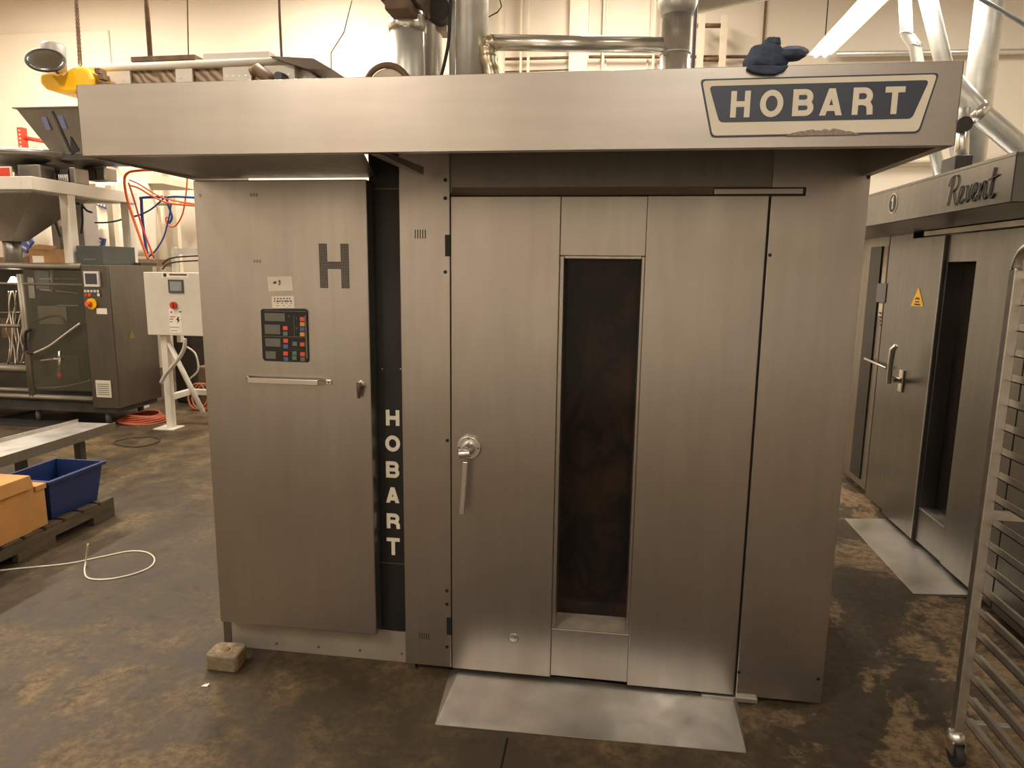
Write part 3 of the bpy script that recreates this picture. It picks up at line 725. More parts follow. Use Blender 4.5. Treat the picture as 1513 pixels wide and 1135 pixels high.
# ================================================================== SECOND OVEN (right)
RX = 2.6
rv = thing('rack_oven', 'smoky stainless rack oven with script sign and number 1, at the right edge', 'oven', (3.4, 2.0, 0))
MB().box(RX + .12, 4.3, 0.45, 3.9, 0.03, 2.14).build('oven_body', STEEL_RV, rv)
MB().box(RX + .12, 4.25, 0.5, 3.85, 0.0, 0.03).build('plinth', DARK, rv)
cn = MB().box(2.1, RX + .1, 0.26, 4.0, 2.0, 2.004)
cn.box(2.1, 2.104, 0.26, 4.0, 2.0, 2.185); cn.box(2.1, RX + .1, 0.26, 0.264, 2.0, 2.185); cn.box(2.1, RX + .1, 0.26, 4.0, 2.170, 2.174)
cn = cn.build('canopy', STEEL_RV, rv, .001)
# number disc
q = at(1320, 300.5, X=2.1)
nd = MB(); nd.tube([(2.1, q.y, q.z), (2.097, q.y, q.z)], [.054, .054], 32); nd = nd.build('number_disc', CREAM, cn)
MB().tube([(2.0975, q.y, q.z), (2.0955, q.y, q.z)], [.047, .047], 32).build('disc_face', INK, nd)
# local frame on the sign face: U runs -Y (to the right as seen), V up
U = (0, -1, 0); V = (0, 0, 1)
mb = MB(); mb2 = MB(); mb2.ribbon([(-.014, .014), (.004, .028), (.004, -.030)], .014, 0, .001, False, (2.0955, q.y, q.z), U, V)
mb2.build('numeral', CREAM, nd)
# script lettering
sa = at(1400, 303, X=2.1); sb = at(1478, 290, X=2.1)
SW = sa.y - sb.y; SHh = at(1440, 262, X=2.1).z - at(1440, 303, X=2.1).z
mb = MB(); k = SHh; wv = SW / 5.3
def scr(P, w=.0058):
    P3 = smoothpath([(a_, b_, 0) for a_, b_ in P], 5)
    mb.ribbon([(p.x * wv, p.y * k) for p in P3], w, 0, .0015, False, (2.0975, sa.y, sa.z - .004), U, V)
scr([(.05, 0), (.18, .3), (.35, .75), (.48, 1.02)], .008)                                    # R stem
scr([(.0, .72), (.12, .95), (.45, 1.08), (.9, 1.05), (1.05, .82), (.85, .6), (.42, .52)])      # R bowl
scr([(.42, .52), (.62, .45), (.85, .1), (1.0, -.02), (1.15, .08)])                            # R leg
scr([(1.15, .08), (1.45, .28), (1.62, .50), (1.5, .62), (1.3, .45), (1.28, .12), (1.5, 0), (1.85, .15)])  # e
scr([(1.95, .58), (2.08, .55), (2.12, .02), (2.35, .2), (2.55, .62)])                         # v
scr([(2.5, .12), (2.85, .3), (3.0, .52), (2.88, .62), (2.68, .42), (2.68, .10), (2.9, 0), (3.2, .18)])    # e
scr([(3.3, .0), (3.42, .58)]); scr([(3.36, .25), (3.65, .58), (3.85, .55), (3.8, .1), (3.95, 0), (4.15, .15)])  # n
scr([(4.6, 1.0), (4.42, .4), (4.38, .08), (4.55, 0), (4.8, .12)], .009); scr([(4.15, .62), (5.0, .72)])   # t
mb.build('lettering', INK, cn)
# underside strip lip
MB().box(RX - .03, RX + .02, 0.6, 2.12, 1.965, 1.995).build('door_track', STEEL_PL, rv, .002)
# door: far leaf proud, centre leaf set back round the window, near leaf
rd = MB(); rd.box(RX - .012, RX + .06, 1.86, 2.36, .045, 1.96)
rd.box(RX + .004, RX + .06, 1.50, 1.86, .05, .262); rd.box(RX + .004, RX + .06, 1.50, 1.86, 1.80, 1.96)
rd.box(RX, RX + .115, 0.95, 1.50, .045, 1.96); rd.box(RX + .06, RX + .115, 1.86, 2.36, .045, 1.96)
rd.box(RX + .01, RX + .115, 1.852, 1.862, .262, 1.80); rd.box(RX + .01, RX + .115, 1.50, 1.86, .250, .262); rd.box(RX + .01, RX + .115, 1.50, 1.86, 1.80, 1.812)
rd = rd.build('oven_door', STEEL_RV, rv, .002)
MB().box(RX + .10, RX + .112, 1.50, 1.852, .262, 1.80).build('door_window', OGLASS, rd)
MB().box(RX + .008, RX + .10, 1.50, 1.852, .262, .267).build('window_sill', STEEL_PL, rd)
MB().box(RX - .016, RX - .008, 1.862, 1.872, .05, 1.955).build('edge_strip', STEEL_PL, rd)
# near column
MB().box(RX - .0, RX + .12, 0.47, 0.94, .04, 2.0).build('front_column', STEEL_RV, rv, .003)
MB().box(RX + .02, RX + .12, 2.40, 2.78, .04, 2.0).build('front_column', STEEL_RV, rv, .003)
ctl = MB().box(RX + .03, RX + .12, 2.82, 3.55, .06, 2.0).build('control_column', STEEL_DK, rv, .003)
MB().box(RX + .020, RX + .035, 2.93, 3.15, .12, 1.93).build('control_strip', BLACK, ctl)
q = at(1303, 433, X=RX + .02)
MB().box(RX + .014, RX + .022, q.y - .085, q.y + .085, q.z - .07, q.z + .07).build('display', SCREEN, ctl)
mb = MB()
for j in range(4):
    a_ = at(1299, 462 + j * 6, X=RX + .018); mb.box(RX + .016, RX + .021, a_.y - .02, a_.y + .02, a_.z - .006, a_.z + .006)
mb.each('button', LCD, ctl)
MB().box(RX + .028, RX + .031, 2.83, 2.90, 1.4, 1.93).build('pale_strip', WALLP, ctl)
MB().tube([at(1278, 530, X=RX), at(1310, 544, X=RX - .012)], .01, 8).build('push_rod', ALUM, ctl)
# warning triangle
q0 = at(1358, 424, X=RX - .012); q1 = at(1365, 453, X=RX - .012); q2 = at(1346, 452, X=RX - .012)
wt = MB().prism([(RX - .0145, q0.y, q0.z), (RX - .0145, q1.y, q1.z), (RX - .0145, q2.y, q2.z)], (.002, 0, 0)).build('warning_sign', YELLOW, rd)
cxx = (q0.y + q1.y + q2.y) / 3; czz = (q0.z + q1.z + q2.z) / 3
mb = MB(); mb.ribbon([(-.03, .0), (-.01, .012), (.02, .004), (.03, .012)], .010, 0, .0006, False, (RX - .0148, cxx, czz), U, V)
mb.ribbon([(-.04, -.03), (.045, -.03)], .009, 0, .0006, False, (RX - .0148, cxx, czz), U, V)
mb.ribbon([(-.028, -.013), (.03, -.013)], .008, 0, .0006, False, (RX - .0148, cxx, czz), U, V)
mb.build('pictogram', INK, wt)
# handle
h0 = at(1323, 510, X=RX - .12); h1 = at(1313, 566, X=RX - .12); h2 = at(1333, 563, X=RX - .012)
hh = thing_h = MB()
hh.tube([(RX - .12, h0.y - .02, h0.z), (RX - .135, h0.y, h0.z - .03), (RX - .13, (h0.y + h1.y) / 2, (h0.z + h1.z) / 2), (RX - .12, h1.y, h1.z)], [.016, .02, .018, .018], 10)
hh = hh.build('handle', ALUM, rd, .002)
MB().tube([(RX - .12, h1.y, h1.z + .03), (RX - .012, h2.y, h2.z)], [.02, .02], 14).build('spindle', POLISH, hh)
MB().box(RX - .026, RX - .012, h2.y - .03, h2.y + .03, h2.z - .075, h2.z + .075).build('rose', POLISH, hh, .004)
# its floor plate
A1 = at(1248, 766, Z=.004); A2 = at(1350, 877, Z=.004); A3 = at(1436, 881, Z=.004); A4 = at(1302, 769, Z=.004)
tag(MB().hexa([(A1.x, A1.y, 0), (A2.x, A2.y, 0), (A3.x + .04, A2.y, 0), (A3.x + .04, A1.y, 0), (A1.x, A1.y, .003), (A2.x, A2.y, .003), (A3.x + .04, A2.y, .022), (A3.x + .04, A1.y, .022)]).build('ramp_plate', STEEL_PL, None, .001),
    'worn flat steel ramp plate on the floor before the right-hand oven', 'ramp', 'oven door ramp plates')

# bakery rack at the right edge
RK = 1.893
rk = thing('bakery_rack', 'aluminium sheet pan rack on castors cut by the right edge', 'rack', (RK + .3, -0.5, 0))
def post(y, x):
    P = [(x, y, .12), (x, y, 1.74)] + ([(x, y - .035, 1.79), (x, y - .09, 1.815)] if y > -.5 else [(x, y + .035, 1.79), (x, y + .09, 1.815)])
    mb = MB(); w = .0165
    mb.box(x - w, x + w, y - w, y + w, .12, 1.75); mb.build('post', ALUM, rk, .003)
for x in (RK, RK + .50):
    for y in (-.235, -.875): post(y, x)
for x in (RK, RK + .50):
    mb = MB(); n = 8
    P = [(x, -.235, 1.745)] + [(x, -.235 - .07 * (1 - math.cos(t * PI / 2 / n)), 1.745 + .07 * math.sin(t * PI / 2 / n)) for t in range(1, n + 1)]
    P += [(x, -.875 + .07 * (1 - math.cos(t * PI / 2 / n)), 1.745 + .07 * math.sin(t * PI / 2 / n)) for t in range(n, 0, -1)] + [(x, -.875, 1.745)]
    mb.tube(P, .0195, 8); mb.build('top_bow', ALUM, rk)
zs = []
for k in range(20): zs.append(.165 + k * .0815)
for z in zs:
    for s, x in ((1, RK + .016), (-1, RK + .484)):
        mb = MB(); mb.box(x, x + s * .038, -.875, -.222, z, z + .0035); mb.box(x, x + s * .0035, -.875, -.222, z, z + .026)
        mb.build('runner', ALUM, rk)
for (y, z) in ((-.235, .15), (-.235, .93), (-.235, 1.78), (-.875, .15), (-.875, 1.78)): MB().box(RK, RK + .5, y - .012, y + .012, z - .014, z + .014).build('cross_bar', ALUM, rk, .002)
for x in (RK, RK + .5):
    for y in (-.235, -.875):
        mb = MB(); mb.tube([(x, y, .085), (x, y, .10), (x, y, .125)], [.03, .034, .022], 18); mb.box(x - .022, x - .017, y - .03, y + .025, .045, .09); mb.box(x + .017, x + .022, y - .03, y + .025, .045, .09)
        ca = mb.build('castor', ALUM, rk); MB().cyl((x - .015, y - .012, .042), (x + .015, y - .012, .042), .042, 24).build('wheel', RUBBER, ca, .004)

# ================================================================== LEFT: PACKAGING LINE
MX0, MX1, MY = -7.2, -4.53, 3.9
bm_ = thing('bagging_machine', 'stainless vertical bagging machine with guarded frame at the left edge', 'machine', (-5.6, 4.3, 0))
z0 = .2; zt = 1.72
cbx = at(124, 450, Y=MY).x
cab = MB().box(cbx, -4.55, MY, 4.62, z0, zt).build('electrical_cabinet', steel('cabinet_steel', c=(.21, .195, .17), r0=.35, r1=.5), bm_, .006)
x0 = at(160, 450, Y=MY).x
MB().box(-4.5495, -4.5485, MY + .012, MY + .018, z0 + .02, zt - .01).build('door_gap', INK, cab)
def crect(px0, py0, px1, py1, mat, name, par, Y=MY, th=.02, bev=.003):
    a_ = at(px0, py0, Y=Y - th); b_ = at(px1, py1, Y=Y - th); return MB().box(a_.x, b_.x, Y - th, Y, b_.z, a_.z).build(name, mat, par, bev)
hm = crect(122.5, 401, 146.5, 424, WHITEP, 'touch_screen', cab, th=.03)
crect(125, 404, 143.5, 420, SCREEN, 'screen', hm, MY - .03, .003, 0)
kb = crect(123.5, 428, 147.5, 438.5, GREYPL, 'button_strip', cab, th=.008)
for k in range(5): crect(124 + k * 4.7, 428.5, 127.4 + k * 4.7, 432, WHITEP, 'key', kb, MY - .008, .004, 0)
for px, m in ((125, REDP), (130, BTN_R), (143.5, WHITEP)): crect(px, 433.5, px + 4, 438, m, 'push_button', kb, MY - .008, .008, 0)
e = at(136.5, 449, Y=MY)
es = MB().cyl((e.x, MY, e.z), (e.x, MY - .02, e.z), .058, 24).build('isolator_switch', YELLOW, cab)
MB().cyl((e.x - .01, MY - .02, e.z), (e.x - .02, MY - .06, e.z), .028, 16).build('knob', BTN_R, es)
crect(142, 455.5, 158.5, 464.5, PAPER, 'label_plate', cab, th=.002)
vg = crect(140.5, 562, 165, 588, WHITEP, 'vent_grille', cab, th=.012)
mb = MB(); a_ = at(143, 566, Y=MY - .014); b_ = at(162, 585, Y=MY - .014)
for k in range(6):
    z = b_.z + (a_.z - b_.z) * (k + .5) / 6; mb.box(a_.x, b_.x, MY - .0135, MY - .011, z - .004, z + .004)
mb.build('slot', LCD, vg)
# warning triangle on the cabinet side
q = at(194.5, 494, X=-4.548)
wt = MB().prism([(-4.548, q.y, q.z + .05), (-4.548, q.y - .05, q.z - .045), (-4.548, q.y + .05, q.z - .045)], (.002, 0, 0)).build('warning_sign', plain('faded_olive_sticker', (.22, .18, .05), .5), cab)
# frame of the guarded part
fy = MY + .02
fxl = at(44, 500, Y=fy).x; fxr = cbx
fr = MB()
pa = at(18, 412, Y=fy); pb = at(47, 583, Y=fy)
def bar(mb, p, q, w=.02): 
    mb.tube([p, q], w * 1.25, 4)
for px_t, px_b in ((16, 46), (34, 50)):
    a_ = at(px_t, 405, Y=fy + .02); b_ = at(px_b, 583, Y=fy)
    bar(fr, (b_.x, fy, a_.z), (b_.x, fy, .27), .022)
bar(fr, (MX0, fy, .29), (cbx, fy, .29), .025); bar(fr, (MX0, fy, .36), (at(44, 575, Y=fy).x, fy, .36), .02)
bar(fr, (MX0, fy, at(30, 545, Y=fy).z), (at(42, 545, Y=fy).x, fy, at(30, 545, Y=fy).z), .035)
bar(fr, (MX0, fy, at(30, 482, Y=fy).z), (at(30, 482, Y=fy).x, fy, at(30, 482, Y=fy).z), .015)
bar(fr, (MX0, fy, at(60, 420, Y=fy).z), (cbx, fy, at(60, 420, Y=fy).z), .012)
bar(fr, (MX0, fy, zt - .02), (cbx, fy, zt - .02), .03)
fr.build('frame', plain('beige_frame_profile', (.26, .225, .165), .4, .2), bm_)
zb = at(20, 600, Y=MY).z
MB().box(MX0, -4.6, MY + .03, 4.6, .14, .24).build('base_beam', DARK, bm_, .004)
MB().box(MX0, cbx, 4.5, 4.6, .24, zt - .05).build('back_plate', plain('olive_machine_back', (.06, .055, .038), .5, .3, .5, 3), bm_)
MB().box(MX0, cbx, MY + .02, 4.6, zt - .03, zt + .0).build('top_plate', WHITEP, bm_, .002)
for x in (-4.75, -5.6, -6.9):
    for y in (3.98, 4.5): MB().cyl((x, y, 0), (x, y, .14), .03, 12).build('foot', GREYPL, bm_)
# guts: rolls, film, cylinder, plates
mb = MB(); 
for (px0, py0, px1, py1, r) in ((60, 412, 118, 412, .012), (60, 428, 118, 434, .01), (85, 452, 118, 452, .012), (0, 462, 30, 462, .012), (0, 538, 40, 536, .012)):
    mb.tube([at(px0, py0, Y=4.1), at(px1, py1, Y=4.1)], r, 8)
mb.each('cross_rod', STEEL_DK, bm_)
for (px0, py0, px1, py1, m) in ((50, 400, 74, 428, GREYPL), (40, 410, 52, 441, STEEL_PL), (55, 452, 100, 480, STEEL_DK), (60, 525, 118, 560, DARK), (0, 470, 26, 500, BROWN)):
    crect(px0, py0, px1, py1, m, 'inner_plate', bm_, 4.3, .03)
mb = MB(); mb.tube([at(76, 395, Y=4.05), at(79, 432, Y=4.05)], .018, 10); mb.build('guide_post', STEEL_PL, bm_)
vp = MB(); vp.tube([at(88, 518, Y=4.0), at(90, 560, Y=4.0)], .02, 10); vp.tube([at(62, 533, Y=4.0), at(92, 530, Y=4.0)], .018, 10); vp.box(*[v for pr in zip(at(84, 545, Y=4.0), at(93, 553, Y=4.02)) for v in pr]); vp.build('valve_assembly', POLISH, bm_)
vp = MB(); vp.tube([at(88, 552, Y=3.99), at(90, 560, Y=3.99)], .024, 10); vp.build('valve_knob', REDP, bm_)
random.seed(5)
for k in range(7):
    x = 12 + k * 4.2; mb = MB(); P = [at(x + random.uniform(-3, 3), 430 + j * 18, Y=4.05 + random.uniform(-.04, .04)) for j in range(7)]
    mb.tube(smoothpath(P, 4), .007, 6); mb.build('air_line', (POLISH, BAG, WALLP)[k % 3], bm_)
q = at(17, 414, Y=4.0)
MB().prism([tuple(at(px, py, Y=4.0)) for px, py in ((10, 420), (16, 409), (29, 420))], (0, .05, 0)).build('work_lamp', LAMPW, bm_)
P = [at(px, py, Y=MY - .04) for px, py in ((45, 487), (38, 492), (37, 510), (40, 520), (50, 522), (72, 512), (95, 495), (118, 478))]
MB().tube(smoothpath(P[:5], 5), .016, 8).build('door_handle', RUBBER, bm_)
MB().tube(smoothpath(P[4:], 5), .012, 8).build('hose', GALV, bm_)
P = [at(px, py, Y=4.0) for px, py in ((50, 475), (75, 467), (90, 468), (98, 482), (98, 500))]
MB().tube(smoothpath(P, 5), .014, 8).build('hose', DARK, bm_)
P = [at(px, py, Y=3.95) for px, py in ((52, 574), (90, 572), (120, 566), (134, 562))]
MB().tube(smoothpath(P, 5), .01, 8).build('hose', STEEL_DK, bm_)
MB().box(fxl + .02, cbx, MY - .004, MY + .002, .38, zt - .06).build('guard_panel', GLASS, bm_)

tag(MB().box(-7.4, -4.75, 3.75, 4.7, 0.0, .012).build('floor_shade', RUBBER, None, .003), 'dark sheet standing for the shade under the bagging machine', 'mat')  # dark sheet stands in for the machine's shadow on the floor
# boxes on the machine top
def onbox(px0, py0, px1, py1, Y, depth, mat, name, label, cat, zbase=zt):
    a_ = at(px0, py0, Y=Y); b_ = at(px1, py1, Y=Y)
    return tag(MB().box(a_.x, b_.x, Y, Y + depth, zbase, a_.z).build(name, mat, None, .004), label, cat)
bx = onbox(42, 368, 104, 391, MY + .08, .35, CARD2, 'cardboard_box', 'open brown carton with white label, on the bagging machine', 'box')
a_ = at(48, 378, Y=MY + .08); b_ = at(66, 390, Y=MY + .08)
MB().box(a_.x, b_.x, MY + .076, MY + .08, b_.z, a_.z).build('shipping_label', PAPER, bx)
q0 = at(42, 368, Y=MY + .08); q1 = at(73, 371, Y=MY + .08); q2 = at(104, 368, Y=MY + .08)
MB().hexa([(q0.x, MY + .08, q0.z - .004), (q1.x, MY + .08, q1.z), (q1.x, MY + .2, q1.z + .05), (q0.x, MY + .2, q0.z + .05), (q0.x, MY + .08, q0.z), (q1.x, MY + .08, q1.z + .004), (q1.x, MY + .2, q1.z + .055), (q0.x, MY + .2, q0.z + .055)]).build('flap', CARD2, bx)
gb = onbox(112, 363, 153, 391, MY + .05, .5, GREYPL, 'control_box', 'dark grey printer-like box on the bagging machine cabinet', 'box')
mb = MB()
for k in range(6):
    a_ = at(124 + k * 3, 384, Y=MY + .05); mb.box(a_.x, a_.x + .009, MY + .047, MY + .051, a_.z, a_.z + .012)
mb.build('print', SCREEN_L, gb)
# top of cabinet clutter
mb = MB(); mb.box(-4.86, -4.55, 4.42, 4.70, zt, zt + .03); mb.build  # low tray
tag(mb.build('cable_tray', DARK), 'low dark cable tray behind the grey box', 'tray')

# white platform frame
FX = -5.0
pf = thing('platform_frame', 'white tubular platform frame above the bagging machine', 'frame', (FX, 4.3, 0))
cA = at(38.6, 270, X=FX); zf = cA.z; zh = .062
ye = at(196, 290, X=FX).y
mb = MB(); mb.box(FX - .06, FX + .06, cA.y, ye, zf - zh, zf + zh); mb.box(MX0 - .4, FX - .0595, cA.y, cA.y + .12, zf - zh + .001, zf + zh - .001); mb.box(MX0 - .4, FX - .0595, ye - .12, ye, zf - zh + .001, zf + zh - .001)
mb.build('beam', WHITEP, pf, .004)
for px in (102.5, 190):
    y = at(px, 330, X=FX).y; MB().box(FX - .05, FX + .05, y - .05, y + .05, 0 if px > 150 else zt + .0, zf - zh).build('post', WHITEP, pf, .003)
MB().box(FX - .9, FX - .8, ye + .3, ye + .4, 0, zf).build('post', WHITEP, pf, .003)
MB().box(FX - .75, FX - .45, cA.y + .01, cA.y + .11, zf - zh - .14, zf - zh).build('bracket', WHITEP, pf, .003)
# steel hopper cone beneath the frame
hpn = thing('hopper', 'dull steel funnel hopper under the white frame', 'hopper', (-5.9, 4.3, 1.9))
hr = at(70, 288, Y=4.15); hb_ = at(12, 356, Y=4.15)
xl = hb_.x - .18 - (hr.x - hb_.x)
MB().hexa([(hb_.x - .2, 4.2, hb_.z), (hb_.x, 4.2, hb_.z), (hb_.x, 4.4, hb_.z), (hb_.x - .2, 4.4, hb_.z), (xl, 3.95, hr.z), (hr.x, 3.95, hr.z), (hr.x, 4.75, hr.z), (xl, 4.75, hr.z)]).build('funnel', STEEL_DK, hpn, .004)
MB().cyl((hb_.x - .1, 4.3, zt), (hb_.x - .1, 4.3, hb_.z), .09, 20).build('spout', STEEL_DK, hpn)
MB().box(xl, hr.x, 3.95, 4.75, hr.z, hr.z + .08).build('rim', STEEL_DK, hpn, .004)

# multihead weigher on the frame
wg = thing('multihead_weigher', 'stainless weigher pans and blocks standing on the white frame', 'weigher', (-5.4, 4.2, zf + zh))
wy = 3.9
q0 = at(-25, 233, Y=wy); q1 = at(112, 240, Y=wy)
mb = MB(); cxw = (at(50, 240, Y=4.3)).x; zr = at(60, 236, Y=4.3).z
mb.tube([(cxw, 4.4, zr - .14), (cxw, 4.4, zr - .02), (cxw, 4.4, zr + .02), (cxw, 4.4, zr + .05)], [.25, .62, .64, .60], 40)
mb.build('pan', STEEL_DK, wg)
MB().tube([(cxw, 4.4, zf + zh), (cxw, 4.4, zr - .1)], [.28, .25], 12).build('drum', DARK, wg)
for (px0, py0, px1, py1, Y, m) in ((87, 250, 101, 270, 4.1, DARK), (101, 247, 112, 271, 4.1, STEEL_DK), (122, 243, 141, 266, 4.5, DARK), (141, 247, 155, 266, 4.5, STEEL_DK), (25, 243, 60, 264, 3.9, STEEL_DK)):
    a_ = at(px0, py0, Y=Y); b_ = at(px1, py1, Y=Y); MB().box(a_.x, b_.x, Y, Y + .2, b_.z, a_.z).build('weigh_head', m, wg, .01)
mb = MB(); 
for k in range(5):
    a_ = at(88 + k * 3, 268, Y=4.05); mb.cyl(a_, a_ + Vector((0, 0, .07)), .008, 6)
mb.each('pin', GALV, wg)
sg = crect(-6, 246, 17, 262, WHITEP, 'sign_plate', wg, 3.8, .02); crect(-4, 248, 15, 260.5, REDP, 'red_field', sg, 3.78, .002, 0)
# big V hopper
vh = thing('infeed_hopper', 'tapered stainless infeed hopper beneath the yellow cover', 'hopper', (-5.3, 4.1, 2.8))
Yh = 3.95
T0, T1 = at(24, 161, Y=Yh), at(150, 160, Y=Yh); B0, B1 = at(62, 226, Y=Yh), at(128, 226, Y=Yh)
MB().hexa([(B0.x, Yh + .15, B0.z), (B1.x, Yh + .15, B0.z), (B1.x, Yh + .6, B0.z), (B0.x, Yh + .6, B0.z), (T0.x, Yh, T0.z), (T1.x, Yh, T0.z), (T1.x, Yh + .75, T0.z), (T0.x, Yh + .75, T0.z)]).build('bin', STEEL_DK, vh, .003)
MB().box(T0.x - .03, T1.x + .03, Yh - .02, Yh + .77, T0.z, T0.z + .012).build('rim', STEEL_DK, vh)
A_ = [at(px, py, Y=Yh + .02) for px, py in ((77, 165), (80, 165), (93, 222), (90, 222))]
MB().prism([(p.x, Yh - .01 + .15 * (T0.z - p.z) / (T0.z - B0.z), p.z) for p in A_], (0, .01, 0)).build('seam', DARK, vh)
A_ = [at(px, py, Y=Yh + .02) for px, py in ((97, 200), (105, 220), (92, 226))]
MB().prism([(p.x, Yh - .012 + .15 * (T0.z - p.z) / (T0.z - B0.z), p.z) for p in A_], (0, .01, 0)).build('opening', INK, vh)
MB().box(B0.x - .02, B1.x + .02, Yh + .13, Yh + .62, B0.z - .05, B0.z).build('outlet', DARK, vh)
BLUE_REFL = plain('pale_blue_reflection', (.20, .23, .40), .25, .5)  # pale blue strips imitate reflections in the hopper steel
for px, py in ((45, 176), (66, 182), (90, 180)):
    a_ = at(px, py, Y=Yh + .02); MB().hexa([(a_.x - .02, Yh + .055, a_.z - .06), (a_.x + .035, Yh + .055, a_.z - .06), (a_.x + .035, Yh + .07, a_.z - .06), (a_.x - .02, Yh + .07, a_.z - .06), (a_.x - .04, Yh + .022, a_.z + .06), (a_.x + .02, Yh + .022, a_.z + .06), (a_.x + .02, Yh + .04, a_.z + .06), (a_.x - .04, Yh + .04, a_.z + .06)]).build('blue_reflection', BLUE_REFL, vh)
# yellow cover and mirror
yc = [(58, 113), (60, 107), (70, 105), (90, 109), (98, 103), (108, 98), (118, 97), (127, 101), (133, 107), (137, 116), (137, 130), (110, 137), (95, 137), (80, 135), (66, 131), (58, 123)]
P = [at(px, py, Y=4.2) for px, py in yc]
ylo = tag(MB().prism([(p.x, 4.2, p.z) for p in P], (0, .3, 0)).build('drive_cover', YELLOW, None, .03), 'bright yellow rounded drive cover at the left end of the conveyor', 'cover')
ch_ = MB()
for (px, py) in ((137, 103), (142, 112), (142, 122)): q = at(px, py, Y=4.2); ch_.box(q.x - .02, q.x + .04, 4.25, 4.35, q.z - .02, q.z + .03)
ch_.build('bracket', BROWN, ylo)
cm = at(67, 89, Y=4.1)
mr = thing('convex_mirror', 'round dark-rimmed mirror tilted above the yellow cover', 'mirror', tuple(cm))
Tm = Matrix.Translation(cm) @ Matrix.Rotation(math.radians(30), 4, 'Y') @ Matrix.Rotation(math.radians(-48), 4, 'X')
MB(Tm).tube([(0, 0, 0), (0, -.010, 0), (0, -.014, 0)], [.17, .15, .05], 32).build('mirror_face', steel('streaky_mirror', c=(.34, .33, .30), r0=.12, r1=.3, streak=(9, 9, 2), smear=.9), mr)
MB(Tm).tube([(.172 * math.cos(t * PI / 20), 0, .172 * math.sin(t * PI / 20)) for t in range(40)], .012, 8, closed=True).build('rim', RUBBER, mr)
MB().tube([cm, at(90, 112, Y=4.25)], .015, 8).build('arm', DARK, mr)
q = at(80, 80, Y=4.35)
tag(MB().tube([(q.x, 4.35, at(80, 108, Y=4.35).z), (q.x, 4.35, q.z + .08), (q.x, 4.35, q.z + .1)], [.105, .115, .10], 24).build('motor_can', plain('grey_can', (.30, .28, .25), .5, .2)), 'ribbed grey cylinder behind the round mirror', 'motor')

# overhead conveyor
cvY = 4.5
L0 = at(135, 110, Y=cvY); R0 = at(430, 105, Y=cvY)
cv = thing('overhead_conveyor', 'white framed overhead conveyor with brown corrugated belt', 'conveyor', ((L0.x + R0.x) / 2, cvY, 3.5))
zt0 = at(135, 101, Y=cvY).z; zt1 = at(430, 90, Y=cvY).z; 
def cz_(x, dz): t = (x - L0.x) / (R0.x - L0.x); return zt0 + (zt1 - zt0) * t + dz
MB().tube([(L0.x, cvY, cz_(L0.x, 0)), (R0.x, cvY, cz_(R0.x, 0))], .042, 16).build('top_rail', WHITEP, cv)
MB().tube([(L0.x, cvY + .6, cz_(L0.x, 0)), (R0.x, cvY + .6, cz_(R0.x, 0))], .042, 16).build('top_rail', WHITEP, cv)
MB().box(L0.x + .2, R0.x - .03, cvY + .03, cvY + .05, L0.z - .42, cz_((L0.x + R0.x) / 2, .0)).build('belt', BELT, cv)
for (pa_, pb_) in ((143, 193), (260, 285), (330, 372), (391, 436)):
    xa = at(pa_, 110, Y=cvY).x; xb = at(pb_, 110, Y=cvY).x
    sp2 = MB().hexa([(xa, cvY - .01, L0.z - .4), (xb, cvY - .01, L0.z - .4), (xb, cvY + .02, L0.z - .4), (xa, cvY + .02, L0.z - .4), (xa, cvY - .01, cz_(xa, -.02)), (xb, cvY - .01, cz_(xb, -.02)), (xb, cvY + .02, cz_(xb, -.02)), (xa, cvY + .02, cz_(xa, -.02))]).build('side_plate', WHITEP, cv, .003)
    mb = MB()
    for k in range(2 if pb_ - pa_ < 40 else 4):
        t = (k + .7) / (2.6 if pb_ - pa_ < 40 else 4.6); x = xa + (xb - xa) * t; z = cz_(x, -.13); mb.cyl((x, cvY - .014, z), (x, cvY - .008, z), .008, 8)
    mb.each('bolt', GALV, sp2)
mb = MB(); xe = at(430, 100, Y=cvY).x; mb.box(xe - .03, xe + .03, cvY, cvY + .6, L0.z - .4, cz_(xe, .02)); mb.build('end_frame', WHITEP, cv, .003)
# pieces lying on top
xa = at(195, 90, Y=cvY).x; xb = at(290, 90, Y=cvY).x
tag(MB().prism([(xa, cvY - .02, cz_(xa, .045)), (xb, cvY - .02, cz_(xb, .045)), (xb, cvY + .3, cz_(xb, .045)), (xa, cvY + .3, cz_(xa, .045))], (0, 0, .05)).build('cover_strip', BROWN, None, .003), 'brown cover strip lying along the conveyor top', 'strip')
xa = at(300, 90, Y=cvY).x; xb = at(398, 85, Y=cvY).x
tag(MB().prism([(xa, cvY + .0, cz_(xa, .045)), (xb, cvY + .0, cz_(xb, .045)), (xb, cvY + .3, cz_(xb, .045)), (xa, cvY + .3, cz_(xa, .045))], (0, 0, .06)).build('cover_strip', WHITEP, None, .003), 'white cover strip lying along the conveyor top', 'strip')
P = [at(px, py, Y=cvY - .1) for px, py in ((397, 82.5), (463, 86), (492, 103), (455, 102), (425, 93))]
tag(MB().prism([(p.x, p.y, p.z) for p in P], (0, .45, .01)).build('chute_sheet', plain('dark_brown_sheet', (.12, .09, .065), .5, .4), None, .002), 'dark folded sheet chute at the right end of the conveyor', 'chute')
P = [at(px, py, Y=cvY + .1) for px, py in ((440, 100), (452, 98), (466, 112), (470, 130), (440, 130))]
tag(MB().prism([(p.x, p.y, p.z) for p in P], (0, .3, 0)).build('drive_gearbox', GALV, None, .01), 'grey gearbox under the folded sheet chute', 'gearbox')
